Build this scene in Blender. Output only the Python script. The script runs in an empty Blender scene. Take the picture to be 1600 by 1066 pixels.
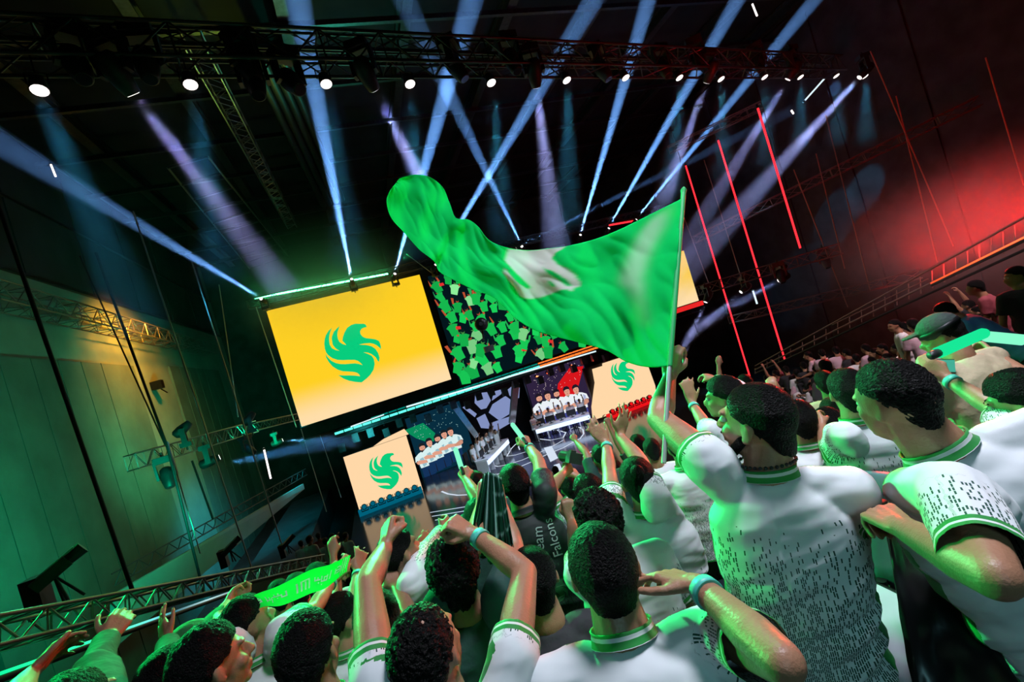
import bpy, bmesh, math, random
import numpy as np
from mathutils import Vector, Matrix, noise
from mathutils.bvhtree import BVHTree
from mathutils.geometry import tessellate_polygon

sc = bpy.context.scene
COL = sc.collection
rng = random.Random(7)

# ------------------------------------------------------------------ camera
FPX = 711.0                                   # focal length in pixels of the 1600 px wide frame
YAW, ROLL = math.radians(18), math.radians(16.9)
CF = np.array([math.sin(YAW), math.cos(YAW), 0.0])
_R0 = np.array([math.cos(YAW), -math.sin(YAW), 0.0]); _U0 = np.array([0, 0, 1.0])
CR = math.cos(ROLL)*_R0 - math.sin(ROLL)*_U0
CU = math.sin(ROLL)*_R0 + math.cos(ROLL)*_U0
EYE = np.array([0, 0, 6.4])
cam_d = bpy.data.cameras.new('camera'); cam = bpy.data.objects.new('camera', cam_d); COL.objects.link(cam)
cam_d.sensor_width = 36; cam_d.lens = FPX/1600*36; cam_d.clip_start = 0.05; cam_d.clip_end = 200
cam.matrix_world = Matrix(((CR[0], CU[0], -CF[0], EYE[0]), (CR[1], CU[1], -CF[1], EYE[1]), (CR[2], CU[2], -CF[2], EYE[2]), (0, 0, 0, 1)))
sc.camera = cam

def ray(px, py): return CF+(px-800)/FPX*CR+(533-py)/FPX*CU
def P(px, py, d): return Vector(EYE+d*ray(px, py))
def onY(px, py, Y): r = ray(px, py); return Vector(EYE+r*(Y-EYE[1])/r[1])
def onX(px, py, X): r = ray(px, py); return Vector(EYE+r*(X-EYE[0])/r[0])
def onZ(px, py, Z): r = ray(px, py); return Vector(EYE+r*(Z-EYE[2])/r[2])

# ------------------------------------------------------------------ world, exposure
w = bpy.data.worlds.new('world'); sc.world = w; w.use_nodes = True
w.node_tree.nodes['Background'].inputs[0].default_value = (0.002, 0.008, 0.010, 1)
w.node_tree.nodes['Background'].inputs[1].default_value = 1.0
sc.view_settings.view_transform = 'Standard'; sc.view_settings.look = 'None'
sc.view_settings.gamma = 1; sc.view_settings.exposure = 0.0; sc.view_settings.use_curve_mapping = False
cy = sc.cycles
cy.use_denoising = True
cy.max_bounces = 5; cy.diffuse_bounces = 2; cy.glossy_bounces = 3; cy.transmission_bounces = 3; cy.volume_bounces = 0
cy.transparent_max_bounces = 12
cy.caustics_reflective = False; cy.caustics_refractive = False
cy.sample_clamp_indirect = 3.0
cy.use_light_tree = True

def lamp(kind, name, loc, target, energy, color, size=0.2, spot=60, blend=0.5, shape='DISK'):
    d = bpy.data.lights.new(name, kind); d.energy = energy; d.color = color
    if kind == 'SPOT': d.spot_size = math.radians(spot); d.spot_blend = blend; d.shadow_soft_size = size
    elif kind == 'AREA': d.shape = shape; d.size = size
    else: d.shadow_soft_size = size
    o = bpy.data.objects.new(name, d); COL.objects.link(o); o.location = loc
    dr = Vector(target)-Vector(loc)
    o.rotation_euler = dr.to_track_quat('-Z', 'Y').to_euler()
    return o

# unseen wash and fill lamps, no fixtures, set for their light on crowd and hall
lamp('SPOT', 'crowd_fill_top', (2.6, 0.9, 12.6), (2.4, 2.2, 4.2), 3000, (0.84, 0.86, 1.0), size=0.9, spot=62, blend=0.9)
lamp('SPOT', 'crowd_fill_rear', (-2.0, -5.0, 9.0), (1.2, 2.6, 4.6), 270, (0.35, 0.85, 0.95), size=0.8, spot=52, blend=0.9)
lamp('SPOT', 'crowd_fill_right', (9, 2.5, 11.5), (10.8, 8.0, 2.6), 2700, (1.0, 0.78, 0.82), size=0.8, spot=66, blend=0.9)
lamp('SPOT', 'green_wash_left', (-5.0, 8.0, 8.2), (1.0, 2.2, 5.2), 3600, (0.0, 1.0, 0.16), size=0.35, spot=50, blend=0.8)
lamp('SPOT', 'green_wash_front', (1.5, 13.0, 9.8), (1.7, 2.4, 6.2), 12500, (0.02, 1.0, 0.26), size=0.3, spot=42, blend=0.8)
lamp('SPOT', 'red_wash_right', (11.5, 7.5, 7.4), (2.4, 2.0, 5.0), 3600, (1.0, 0.03, 0.02), size=0.3, spot=40, blend=0.8)
lamp('SPOT', 'red_wash_far_right', (17.5, 9.0, 9.5), (12, 8, 3.0), 1500, (1.0, 0.10, 0.12), size=0.5, spot=70, blend=0.8)
lamp('SPOT', 'green_wall_wash', (-4.5, 19, 5.0), (-9.5, 27, 9), 1800, (0.0, 1.0, 0.42), size=0.5, spot=110, blend=1)
lamp('SPOT', 'green_wall_wash_near', (-4.5, 11, 4.6), (-9.5, 17, 6.0), 1500, (0.0, 1.0, 0.50), size=0.5, spot=100, blend=1)
lamp('SPOT', 'teal_floor_wash', (-3.5, 24, 5.5), (-8, 27, 0), 2200, (0.0, 0.8, 1.0), size=0.5, spot=90, blend=1)
lamp('SPOT', 'amber_wall_wash', (-6.8, 23.6, 12.6), (-9.5, 24.2, 10.4), 2200, (1.0, 0.34, 0.02), size=0.3, spot=120, blend=1)
lamp('SPOT', 'red_wall_wash', (20, 13, 3), (26, 14, 4), 700, (1.0, 0.05, 0.08), size=0.5, spot=120, blend=1)
lamp('SPOT', 'teal_stage_left', (-1, 22.5, 3.9), (0, 26.0, 3.6), 300, (0.05, 0.8, 0.8), size=0.3, spot=120, blend=1)
lamp('SPOT', 'truss_uplight', (-1.5, 20, 12.5), (-1.0, 15, 17), 500, (0.65, 1.0, 0.08), size=.2, spot=60, blend=1)
lamp('SPOT', 'duct_uplight', (3.0, 22, 12.2), (2.2, 13, 18), 800, (0.0, 0.75, 0.5), size=.2, spot=75, blend=1)
lamp('SPOT', 'barrier_wash', (-5.5, 13, 7.5), (-2.6, 6.5, 5.0), 900, (0.1, 1.0, 0.5), size=.2, spot=45, blend=1)
lamp('SPOT', 'stage_key', (8, 16, 12.5), (7.5, 24, 0), 5200, (0.75, 0.88, 1.0), size=0.3, spot=45, blend=0.7)

# ------------------------------------------------------------------ helpers
def props(o, label=None, cat=None, group=None, kind=None):
    if label: o['label'] = label
    if cat: o['category'] = cat
    if group: o['group'] = group
    if kind: o['kind'] = kind
    return o
def empty(name, loc, label=None, cat=None, group=None, kind=None, rot=None):
    o = bpy.data.objects.new(name, None); COL.objects.link(o); o.location = loc; o.empty_display_size = 0.1
    if rot is not None: o.rotation_euler = rot
    return props(o, label, cat, group, kind)
def link(name, me, m=None, parent=None, loc=None):
    o = bpy.data.objects.new(name, me); COL.objects.link(o)
    if m is not None and not me.materials: me.materials.append(m)
    if loc is not None: o.location = loc
    if parent is not None:
        o.parent = parent
        o.matrix_parent_inverse = world_of(parent).inverted()
    return o
def world_of(o):
    m = Matrix.LocRotScale(o.location, o.rotation_euler, o.scale)
    return m if o.parent is None else world_of(o.parent) @ o.matrix_parent_inverse @ m
def adopt(o, parent):
    o.parent = parent; o.matrix_parent_inverse = world_of(parent).inverted(); return o

def mat(name, color, rough=0.6, metal=0.0, emit=None, strength=0.0, vary=0.0, scale=8.0, bump=0.0, bscale=40.0, spec=None):
    m = bpy.data.materials.new(name); m.use_nodes = True
    nt = m.node_tree; b = nt.nodes['Principled BSDF']
    b.inputs['Base Color'].default_value = (*color, 1); b.inputs['Roughness'].default_value = rough; b.inputs['Metallic'].default_value = metal
    if spec is not None: b.inputs['Specular IOR Level'].default_value = spec
    if emit is not None:
        b.inputs['Emission Color'].default_value = (*emit, 1); b.inputs['Emission Strength'].default_value = strength
    tc = nt.nodes.new('ShaderNodeTexCoord')
    if vary > 0:
        n = nt.nodes.new('ShaderNodeTexNoise'); n.inputs['Scale'].default_value = scale; n.inputs['Detail'].default_value = 4
        nt.links.new(tc.outputs['Object'], n.inputs['Vector'])
        r = nt.nodes.new('ShaderNodeValToRGB')
        r.color_ramp.elements[0].position = 0.3; r.color_ramp.elements[1].position = 0.7
        r.color_ramp.elements[0].color = (*[c*(1-vary) for c in color], 1)
        r.color_ramp.elements[1].color = (*[min(1, c*(1+vary)) for c in color], 1)
        nt.links.new(n.outputs['Fac'], r.inputs['Fac']); nt.links.new(r.outputs['Color'], b.inputs['Base Color'])
    if bump > 0:
        n2 = nt.nodes.new('ShaderNodeTexNoise'); n2.inputs['Scale'].default_value = bscale; n2.inputs['Detail'].default_value = 3
        nt.links.new(tc.outputs['Object'], n2.inputs['Vector'])
        bp = nt.nodes.new('ShaderNodeBump'); bp.inputs['Strength'].default_value = bump; bp.inputs['Distance'].default_value = 0.02
        nt.links.new(n2.outputs['Fac'], bp.inputs['Height']); nt.links.new(bp.outputs['Normal'], b.inputs['Normal'])
    return m
def emis(name, color, strength=1.0):
    m = bpy.data.materials.new(name); m.use_nodes = True; nt = m.node_tree; nt.nodes.clear()
    e = nt.nodes.new('ShaderNodeEmission'); e.inputs[0].default_value = (*color, 1); e.inputs[1].default_value = strength
    o = nt.nodes.new('ShaderNodeOutputMaterial'); nt.links.new(e.outputs[0], o.inputs[0]); return m
def attr_emis(name, strength=1.0):
    m = bpy.data.materials.new(name); m.use_nodes = True; nt = m.node_tree; nt.nodes.clear()
    a = nt.nodes.new('ShaderNodeAttribute'); a.attribute_name = 'tint'
    e = nt.nodes.new('ShaderNodeEmission'); e.inputs[1].default_value = strength
    o = nt.nodes.new('ShaderNodeOutputMaterial'); nt.links.new(a.outputs['Color'], e.inputs[0]); nt.links.new(e.outputs[0], o.inputs[0]); return m

def S(r, g, b):
    f = lambda c: (c/255/12.92) if c/255 <= 0.04045 else ((c/255+0.055)/1.055)**2.4
    return (f(r), f(g), f(b))

def mesh(name, v, f, smooth=False):
    me = bpy.data.meshes.new(name); me.from_pydata([tuple(x) for x in v], [], f); me.update()
    if smooth: me.shade_smooth()
    return me

class MB:
    """collects boxes, tubes and prisms in one bmesh-free vertex list"""
    def __init__(s): s.v = []; s.f = []; s.c = []
    def add(s, v, f, c=None):
        n = len(s.v); s.v += [tuple(x) for x in v]; s.f += [tuple(i+n for i in q) for q in f]
        if c is not None: s.c += [c]*len(f)
    def box(s, c, h, M=None):
        c = Vector(c); pts = [Vector((x*h[0], y*h[1], z*h[2])) for x in (-1, 1) for y in (-1, 1) for z in (-1, 1)]
        if M is not None: pts = [M @ p for p in pts]
        s.add([c+p for p in pts], [(0, 1, 3, 2), (4, 6, 7, 5), (0, 4, 5, 1), (2, 3, 7, 6), (0, 2, 6, 4), (1, 5, 7, 3)])
    def tube(s, a, b, r0, r1=None, n=8, cap=True):
        a, b = Vector(a), Vector(b); r1 = r0 if r1 is None else r1
        q = (b-a).to_track_quat('Z', 'Y').to_matrix()
        v = []
        for (p, r) in ((a, r0), (b, r1)):
            for k in range(n):
                t = 2*math.pi*k/n; v.append(p+q @ Vector((r*math.cos(t), r*math.sin(t), 0)))
        f = [(k, (k+1) % n, n+(k+1) % n, n+k) for k in range(n)]
        if cap: f += [tuple(reversed(range(n))), tuple(range(n, 2*n))]
        s.add(v, f)
    def lathe(s, prof, o, ax, n=14):
        o = Vector(o); q = Vector(ax).to_track_quat('Z', 'Y').to_matrix(); v = []
        for (z, r) in prof:
            for k in range(n):
                t = 2*math.pi*k/n; v.append(o+q @ Vector((r*math.cos(t), r*math.sin(t), z)))
        f = []
        for i in range(len(prof)-1):
            for k in range(n): f.append((i*n+k, i*n+(k+1) % n, (i+1)*n+(k+1) % n, (i+1)*n+k))
        m = len(prof)-1
        f += [tuple(reversed(range(n))), tuple(range(m*n, m*n+n))]
        s.add(v, f)
    def quad(s, pts, c=None): s.add(pts, [tuple(range(len(pts)))], c)
    def build(s, name, m, parent=None, smooth=False):
        me = mesh(name, s.v, s.f, smooth)
        if s.c:
            a = me.color_attributes.new('tint', 'FLOAT_COLOR', 'CORNER')
            vals = np.ones((len(me.loops), 4), dtype=np.float32); i = 0
            for p, c in zip(me.polygons, s.c):
                for _ in range(p.loop_total): vals[i, :3] = c; i += 1
            a.data.foreach_set('color', vals.ravel())
        return link(name, me, m, parent)

_rod = {}
def rod(name, a, b, r, m, parent=None, n=6):
    """one straight tube; every rod of a material shares one unit mesh"""
    key = (m.name, n)
    if key not in _rod:
        q = MB(); q.tube((0, 0, 0), (0, 0, 1), 1, 1, n); me = mesh('rod', q.v, q.f, True); me.materials.append(m); _rod[key] = me
    a, b = Vector(a), Vector(b)
    o = bpy.data.objects.new(name, _rod[key]); COL.objects.link(o)
    o.rotation_euler = (b-a).to_track_quat('Z', 'Y').to_euler(); o.location = a; o.scale = (r, r, (b-a).length)
    if parent is not None: o.parent = parent; o.matrix_parent_inverse = world_of(parent).inverted()
    return o
_bx = {}
def block(name, c, h, m, parent=None, rot=None):
    """one box; boxes of a material share one unit mesh"""
    if m.name not in _bx:
        q = MB(); q.box((0, 0, 0), (1, 1, 1)); me = mesh('block', q.v, q.f); me.materials.append(m); _bx[m.name] = me
    o = bpy.data.objects.new(name, _bx[m.name]); COL.objects.link(o); o.location = c; o.scale = h
    if rot is not None: o.rotation_euler = rot
    if parent is not None: o.parent = parent; o.matrix_parent_inverse = world_of(parent).inverted()
    return o

def ngon(mb, pts, c=None):
    """a concave outline, triangulated"""
    tri = tessellate_polygon([[Vector(p) for p in pts]])
    n = len(mb.v); mb.v += [tuple(p) for p in pts]; mb.f += [tuple(i+n for i in t) for t in tri]
    if c is not None: mb.c += [c]*len(tri)

M = {}
M['black'] = mat('black_metal', (0.012, 0.012, 0.013), 0.45, 0.6, vary=0.3)
M['truss'] = mat('grey_truss_metal', (0.28, 0.29, 0.29), 0.38, 0.85, vary=0.25)
M['dtruss'] = mat('dark_truss_metal', (0.07, 0.073, 0.077), 0.42, 0.7, vary=0.25)
M['plastic'] = mat('black_plastic', (0.02, 0.02, 0.022), 0.5, vary=0.3)
M['floor'] = mat('dark_stand_floor', (0.03, 0.032, 0.035), 0.55, vary=0.4, scale=3)
M['wall'] = mat('hall_wall_paint', (0.22, 0.31, 0.28), 0.85, vary=0.15, scale=0.7, bump=0.15, bscale=6)
M['wallpanel'] = mat('hall_panel_cladding', (0.11, 0.17, 0.145), 0.8, vary=0.2, scale=0.9, bump=0.2, bscale=9)
M['darkwall'] = mat('dark_drape', (0.045, 0.045, 0.05), 0.9, vary=0.35, scale=1.2, bump=0.4, bscale=3)
M['ceil'] = mat('black_ceiling_paint', (0.014, 0.015, 0.016), 0.9, vary=0.4, scale=1.0)
M['white'] = mat('white_paint', (0.7, 0.7, 0.69), 0.7, vary=0.08, scale=1.5)
M['cable'] = mat('black_cable', (0.01, 0.01, 0.01), 0.7, vary=0.2)
M['steel'] = mat('pale_wire', (0.55, 0.6, 0.58), 0.35, 0.5, vary=0.1)
M['lens'] = emis('lit_lens', (1.0, 0.86, 0.84), 2.5)
M['dlens'] = mat('dark_glass_lens', (0.03, 0.04, 0.05), 0.08, 0.2)
# ------------------------------------------------------------------ the hall
XL, XR, YB, YF, ZC = -9.5, 26.5, 40.0, -9.0, 19.0
ARENA = -0.9
def struct(name, mb, m, parent=None):
    o = mb.build(name, m, parent)
    if parent is None: o['kind'] = 'structure'
    return o
b = MB(); b.box(((XL+XR)/2, (YF+YB)/2, ARENA-0.1), ((XR-XL)/2+.3, (YB-YF)/2+.3, 0.1)); struct('floor', b, M['floor'])
b = MB(); b.box(((XL+XR)/2, (YF+YB)/2, ZC+0.1), ((XR-XL)/2+.3, (YB-YF)/2+.3, 0.1)); ceiling = struct('ceiling', b, M['ceil'])
for k in range(9):                      # steel beams under the roof, running towards the stage and across it
    x = XL+2.2+k*4
    mb = MB(); mb.box((x, 16, ZC-0.12), (0.18, 24, 0.05)); mb.box((x, 16, ZC-0.35), (0.05, 24, 0.22)); mb.box((x, 16, ZC-0.6), (0.18, 24, 0.05))
    mb.build('roof_beam', M['dtruss'], ceiling)
for k in range(14):
    y = -4+k*3.2
    mb = MB(); mb.box((8.5, y, ZC-0.75), (18, 0.07, 0.09)); mb.build('purlin', M['dtruss'], ceiling)
b = MB(); b.box((XL-0.1, 16, 9), (0.1, 25.5, 10.3)); wl = struct('wall_left', b, M['wall'])
b = MB(); b.box((XR+0.1, 16, 9), (0.1, 25.5, 10.3)); wr = struct('wall_right', b, M['darkwall'])
b = MB(); b.box((8.5, YB+0.1, 9), (18.3, 0.1, 10.3)); wb = struct('wall_back', b, M['darkwall'])
b = MB(); b.box((8.5, YF-0.1, 9), (18.3, 0.1, 10.3)); struct('wall_rear', b, M['darkwall'])
# left wall: two large roller panels proud of the plaster, pale pilaster between them, upper cladding, lower band
for (y0, y1, z0, z1, t) in ((14.0, 24.4, -0.9, 10.25, 0.10), (28.3, 36.5, -0.9, 10.4, 0.10)):
    mb = MB(); mb.box((XL+t/2, (y0+y1)/2, (z0+z1)/2), (t/2, (y1-y0)/2, (z1-z0)/2))
    p = mb.build('wall_panel', M['wallpanel'], wl)
    for k in range(1, int((y1-y0)/1.3)):
        block('panel_seam', (XL+t+0.01, y0+k*1.3, (z0+z1)/2), (0.008, 0.009, (z1-z0)/2), M['wallpanel'], p)
for z in (13.2, 16.0): block('cladding_rail', (XL+0.05, 18, z), (0.05, 22, 0.05), M['dtruss'], wl)
for k in range(11): block('cladding_panel', (XL+0.03, -3+k*4.0, 16.0), (0.03, 1.95, 2.8), M['darkwall'], wl)
lampbox = MB(); lampbox.box((XL+0.25, 25.8, 9.3), (0.22, 0.16, 0.2)); lampbox.tube((XL+0.25, 25.8, 9.2), (XL+0.3, 26.5, 8.9), 0.03)
o = lampbox.build('wall_speaker', M['black']); props(o, 'small black box bracketed high on the orange lit pillar of the left wall', 'speaker')
# right wall: tall drape panels with seams
for k in range(12):
    mb = MB(); y0 = -6+k*3.8
    mb.box((XR-0.06, y0+1.85, 9), (0.05, 1.85, 9.6)); mb.build('drape_panel', M['darkwall'], wr)
for k in range(8):
    mb = MB(); mb.box((-7+k*4.4, YB-0.06, 9), (2.1, 0.05, 9.6)); mb.build('drape_panel', M['darkwall'], wb)

# the raked stand: treads 0.85 m deep, falling 0.306 m per row
def stand_z(y): k = math.floor((y-0.05)/0.85); return 4.40-0.306*k if y > 0.05-0.85*8 else 4.4+0.306*8
b = MB()
for k in range(-6, 16):
    z = 4.40-0.306*k; y0 = 0.05+0.85*k
    if z < ARENA+0.1: break
    b.box((6.0, y0+0.425, (z+ARENA)/2), (9.2, 0.425, (z-ARENA)/2))
struct('trim_1', b, M['floor']).name = 'floor_stand'

# ------------------------------------------------------------------ trusses
def box_truss(name, a, b, w, h, r, m, label, up=(0, 0, 1), step=None, single=True, group=None, cat='truss'):
    a, b = Vector(a), Vector(b); d = (b-a).normalized(); up = Vector(up); s = d.cross(up).normalized(); up = s.cross(d)
    t = empty(name, (a+b)/2, label, cat, group)
    L = (b-a).length; step = step or h; n = max(2, round(L/step))
    cor = [s*(w/2)+up*(h/2), s*(w/2)-up*(h/2), -s*(w/2)-up*(h/2), -s*(w/2)+up*(h/2)]
    for c in cor: rod('chord', a+c, b+c, r, m, t)
    mb = MB()
    for i in range(4):
        c0, c1 = cor[i], cor[(i+1) % 4]
        for k in range(n):
            p, q = a+d*(L*k/n), a+d*(L*(k+1)/n)
            e0, e1 = (p+c0, q+c1) if k % 2 == 0 else (p+c1, q+c0)
            if single and i in (0, 2): rod('brace', e0, e1, r*0.55, m, t)
            else: mb.tube(e0, e1, r*0.5, n=4)
            if k % 2 == 0: mb.tube(p+c0, p+c1, r*0.5, n=4)
    o = mb.build('lacing', m, t); o['kind'] = 'stuff'
    return t
front_a, front_b = P(-330, 62, 7.2), P(1375, 97, 21.0)
fa = Vector((-5.2, 8.35, 13.05)); fb = Vector((21.2, 12.9, 13.35))
# box truss spanning the hall in front of the stage
box_truss('lighting_truss', fa, fb, 0.55, 0.62, 0.035, M['dtruss'], 'long black box truss across the top of the hall carrying the moving lights', step=0.62)
box_truss('lighting_truss', fa+Vector((0, .9, .75)), fb+Vector((0, .9, .75)), 0.4, 0.4, 0.03, M['dtruss'], 'second thinner black truss just above and behind the long lamp truss', step=0.8, single=False)
# trusses running away to the stage under the roof
box_truss('roof_truss', onZ(300, 60, 17), onZ(455, 350, 17), 0.5, 0.5, 0.03, M['truss'], 'yellowish green lit truss running from the lamp truss towards the left screen', step=0.5)
box_truss('roof_truss', onX(-40, 130, XL+0.6), onX(225, 318, XL+0.6), 0.6, 0.5, 0.03, M['truss'], 'grey truss high along the left wall where it meets the roof', step=0.8)
box_truss('roof_truss', onX(-30, 455, XL+0.7), onX(330, 548, XL+0.7), 0.7, 0.6, 0.03, M['truss'], 'golden lit truss along the left wall above the orange pillar', step=0.6)
box_truss('hanging_truss', P(205, 723, 12.5), P(395, 668, 17.5), 0.35, 0.42, 0.024, M['truss'], 'short grey truss hung on ropes in front of the left wall with lamps', step=0.3)
box_truss('hanging_truss', P(395, 668, 17.5), P(465, 652, 22), 0.3, 0.3, 0.02, M['dtruss'], 'thin dark truss end reaching behind the large yellow screen', step=0.4, single=False)
# catwalk of cross rungs beside the roof truss
t = empty('roof_catwalk', onZ(320, 300, 16), 'faint green lit ladder-like catwalk under the roof on the left', 'catwalk')
A0, A1, B0, B1 = onZ(262, 262, 16), onZ(390, 420, 16), onZ(325, 245, 16), onZ(450, 400, 16)
rod('rail', A0, A1, 0.04, M['truss'], t); rod('rail', B0, B1, 0.04, M['truss'], t)
for k in range(11): f = k/10; rod('rung', A0.lerp(A1, f), B0.lerp(B1, f), 0.05, M['dtruss'], t)
# big duct along the roof
t = empty('air_duct', onZ(440, 200, 17.6), 'wide dark green ribbed duct running under the roof to the stage', 'duct')
for (q0, q1) in (((395, 95), (505, 320)), ((410, 92), (515, 318)), ((425, 90), (525, 315)), ((440, 88), (535, 312))):
    rod('duct_rib', onZ(*q0, 17.6), onZ(*q1, 17.6), 0.16, M['dtruss'], t, n=8)
# right side trusses
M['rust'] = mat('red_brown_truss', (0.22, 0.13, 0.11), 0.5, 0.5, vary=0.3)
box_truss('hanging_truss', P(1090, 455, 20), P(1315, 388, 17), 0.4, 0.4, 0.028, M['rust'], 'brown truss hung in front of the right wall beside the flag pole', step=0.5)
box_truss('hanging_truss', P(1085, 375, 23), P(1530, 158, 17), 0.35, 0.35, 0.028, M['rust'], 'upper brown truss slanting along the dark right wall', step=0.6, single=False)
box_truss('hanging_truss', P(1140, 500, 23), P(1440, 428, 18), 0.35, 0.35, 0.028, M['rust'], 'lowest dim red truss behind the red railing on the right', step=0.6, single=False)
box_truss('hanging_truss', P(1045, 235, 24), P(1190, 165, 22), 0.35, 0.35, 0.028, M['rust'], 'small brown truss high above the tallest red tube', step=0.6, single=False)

# ropes and cables
def cable(a, b, r, m, label, cat='cable', group=None):
    o = rod('cable' if m is not M['steel'] else 'wire', a, b, r, m); props(o, label, cat, group); return o
cl = [((-20, 270), (207, 923), 6.5, .028, 'thick black cable crossing the green left panel down to the barrier'),
      ((150, 395), (262, 700), 11, .03, 'black cable hanging to the left end of the short lamp truss'),
      ((125, 400), (258, 695), 11, .018, 'thin black sling beside the cable of the short lamp truss'),
      ((262, 700), (318, 925), 11, .03, 'black cable below the short lamp truss reaching the barrier'),
      ((300, 720), (333, 812), 14, .03, 'short black cable under the middle of the short lamp truss')]
for a_, b_, d, r, l in cl: cable(P(*a_, d), P(*b_, d), r, M['cable'], l)
cl = [((208, 330), (397, 900), 9.0, .016, 'long pale green wire left of the yellow screen, the first from the left'),
      ((300, 410), (440, 850), 11, .016, 'pale green wire running down to the black lamp on the barrier'),
      ((342, 445), (372, 652), 14, .014, 'short pale wire ending at the lamp on top of the short truss'),
      ((400, 480), (463, 668), 20, .02, 'pale green wire along the left edge of the yellow screen'),
      ((470, 670), (510, 800), 18, .016, 'pale wire hanging below the bottom left corner of the yellow screen'),
      ((500, 680), (533, 778), 20, .016, 'shorter pale wire left of the lower left screen'),
      ((262, 690), (313, 865), 9.5, .014, 'pale wire falling from the left of the short truss to the barrier'),
      ((334, 950), (352, 1010), 5.5, .012, 'pale wire end dropping in front of the barrier near the scarf'),
      ((635, 397), (682, 432), 23.6, .02, 'thin slack wire from the roof to the crowd screen corner')]
for a_, b_, d, r, l in cl: cable(P(*a_, d), P(*b_, d), r, M['steel'], l, 'wire')
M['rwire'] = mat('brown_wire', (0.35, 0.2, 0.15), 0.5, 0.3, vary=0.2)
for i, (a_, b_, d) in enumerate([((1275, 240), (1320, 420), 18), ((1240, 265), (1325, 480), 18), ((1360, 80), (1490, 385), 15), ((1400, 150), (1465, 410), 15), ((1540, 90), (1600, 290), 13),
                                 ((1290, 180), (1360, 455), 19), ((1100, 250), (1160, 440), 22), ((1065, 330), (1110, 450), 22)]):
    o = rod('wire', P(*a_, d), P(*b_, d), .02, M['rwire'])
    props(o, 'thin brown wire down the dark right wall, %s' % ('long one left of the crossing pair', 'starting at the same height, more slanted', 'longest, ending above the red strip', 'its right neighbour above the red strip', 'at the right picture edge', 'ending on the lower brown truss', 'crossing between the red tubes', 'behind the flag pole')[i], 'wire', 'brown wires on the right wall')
# crowd barrier trusses along the left edge of the stand
box_truss('barrier_truss', P(-60, 1004, 2.75), P(498, 877, 10.2), 0.28, 0.17, 0.016, M['truss'], 'grey barrier truss along the left edge of the stand topped with lamps', up=(0, 0, 1), step=0.22)
t = empty('side_gallery', P(340, 850, 16), 'pale gallery front with a truss rail slanting down to the stage on the left', 'parapet')
g = [P(180, 928, 11.5), P(474, 756, 22.5), P(476, 764, 22.5), P(180, 1012, 11.5)]
off = Vector((-0.12, 0.02, 0)); mb = MB(); mb.add([p for p in g]+[p+off for p in g], [(0, 1, 2, 3), (7, 6, 5, 4), (0, 4, 5, 1), (1, 5, 6, 2), (2, 6, 7, 3), (3, 7, 4, 0)])
M['gallery'] = mat('pale_gallery_board', (0.42, 0.40, 0.36), 0.7, vary=0.15, scale=0.8)
mb.build('gallery_board', M['gallery'], t)
a0, a1 = P(180, 915, 11.5), P(480, 742, 22.5)
for dz in (0, 0.3): rod('rail', a0+Vector((0, 0, dz)), a1+Vector((0, 0, dz)), 0.022, M['dtruss'], t)
for k in range(40):
    p, q = a0.lerp(a1, k/40), a0.lerp(a1, (k+1)/40); z = Vector((0, 0, .3))
    rod('brace', p+(z if k % 2 else z*0), q+(z*0 if k % 2 else z), 0.014, M['dtruss'], t)
# low dark wall / riser under the gallery and the deck left of the stage
b = MB(); b.box((-5.6, 24.5, -0.2), (1.2, 9.0, 0.7)); o = struct('trim_2', b, M['darkwall'])

# LED strip along the barrier on the left (green to white), another red one on the right rail
def strip(name, a, b, r, stops, n, label, m_back):
    t = empty(name, (a+b)/2, label, 'light strip')
    rod('strip_housing', a-Vector((0, 0, r*2)), b-Vector((0, 0, r*2)), r*1.6, m_back, t)
    mb = MB()
    for k in range(n):
        f = (k+.5)/n; p, q = a.lerp(b, (k+.08)/n), a.lerp(b, (k+.92)/n)
        for i in range(len(stops)-1):
            if stops[i][0] <= f <= stops[i+1][0]:
                u = (f-stops[i][0])/(stops[i+1][0]-stops[i][0]); c = tuple(x*(1-u)+y*u for x, y in zip(stops[i][1], stops[i+1][1])); break
        n0 = len(mb.f); mb.tube(p, q, r, n=6); mb.c += [c]*(len(mb.f)-n0)
    o = mb.build('led_row', ATTR, t); o['kind'] = 'stuff'
    return t
ATTR = attr_emis('led_pixels', 1.0)
strip('led_strip', P(-40, 1068, 2.8), P(375, 920, 8.5), 0.016, [(0, (0, 1.2, .35)), (.2, (.05, 1.6, .6)), (.4, (.2, .9, .9)), (.5, (.05, .2, .25)), (.7, (.5, .8, .8)), (1, (.2, .3, .3))], 120,
      'glowing green and white light strip along the foot of the barrier truss', M['black'])
strip('led_strip', P(1455, 443, 10.2), P(1640, 352, 7.6), 0.022, [(0, (1.5, .12, .02)), (.5, (3.0, .25, .06)), (1, (3.5, .3, .1))], 60,
      'bright red light strip on the right hand railing above the seated crowd', M['black'])
t = empty('stand_railing', P(1400, 480, 11), 'long dark railing sloping down behind the seated crowd on the right', 'railing')
for (q0, d0, q1, d1, r, m) in (((1180, 578), 16, (1460, 440), 10.2, .03, M['rust']), ((1180, 572), 16, (1640, 318), 7.6, .022, M['rust']), ((1180, 584), 16, (1650, 368), 7.5, .03, M['black']), ((1300, 508), 13.2, (1450, 436), 10.3, .014, M['rust'])):
    rod('rail', P(*q0, d0), P(*q1, d1), r, m, t)
for k in range(26):
    f = k/25; rod('post', P(1180+460*f, 575-253*f, 16-8.4*f**.8), P(1180+462*f, 584-223*f, 16-8.4*f**.8), 0.012, M['rust'], t)
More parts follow.
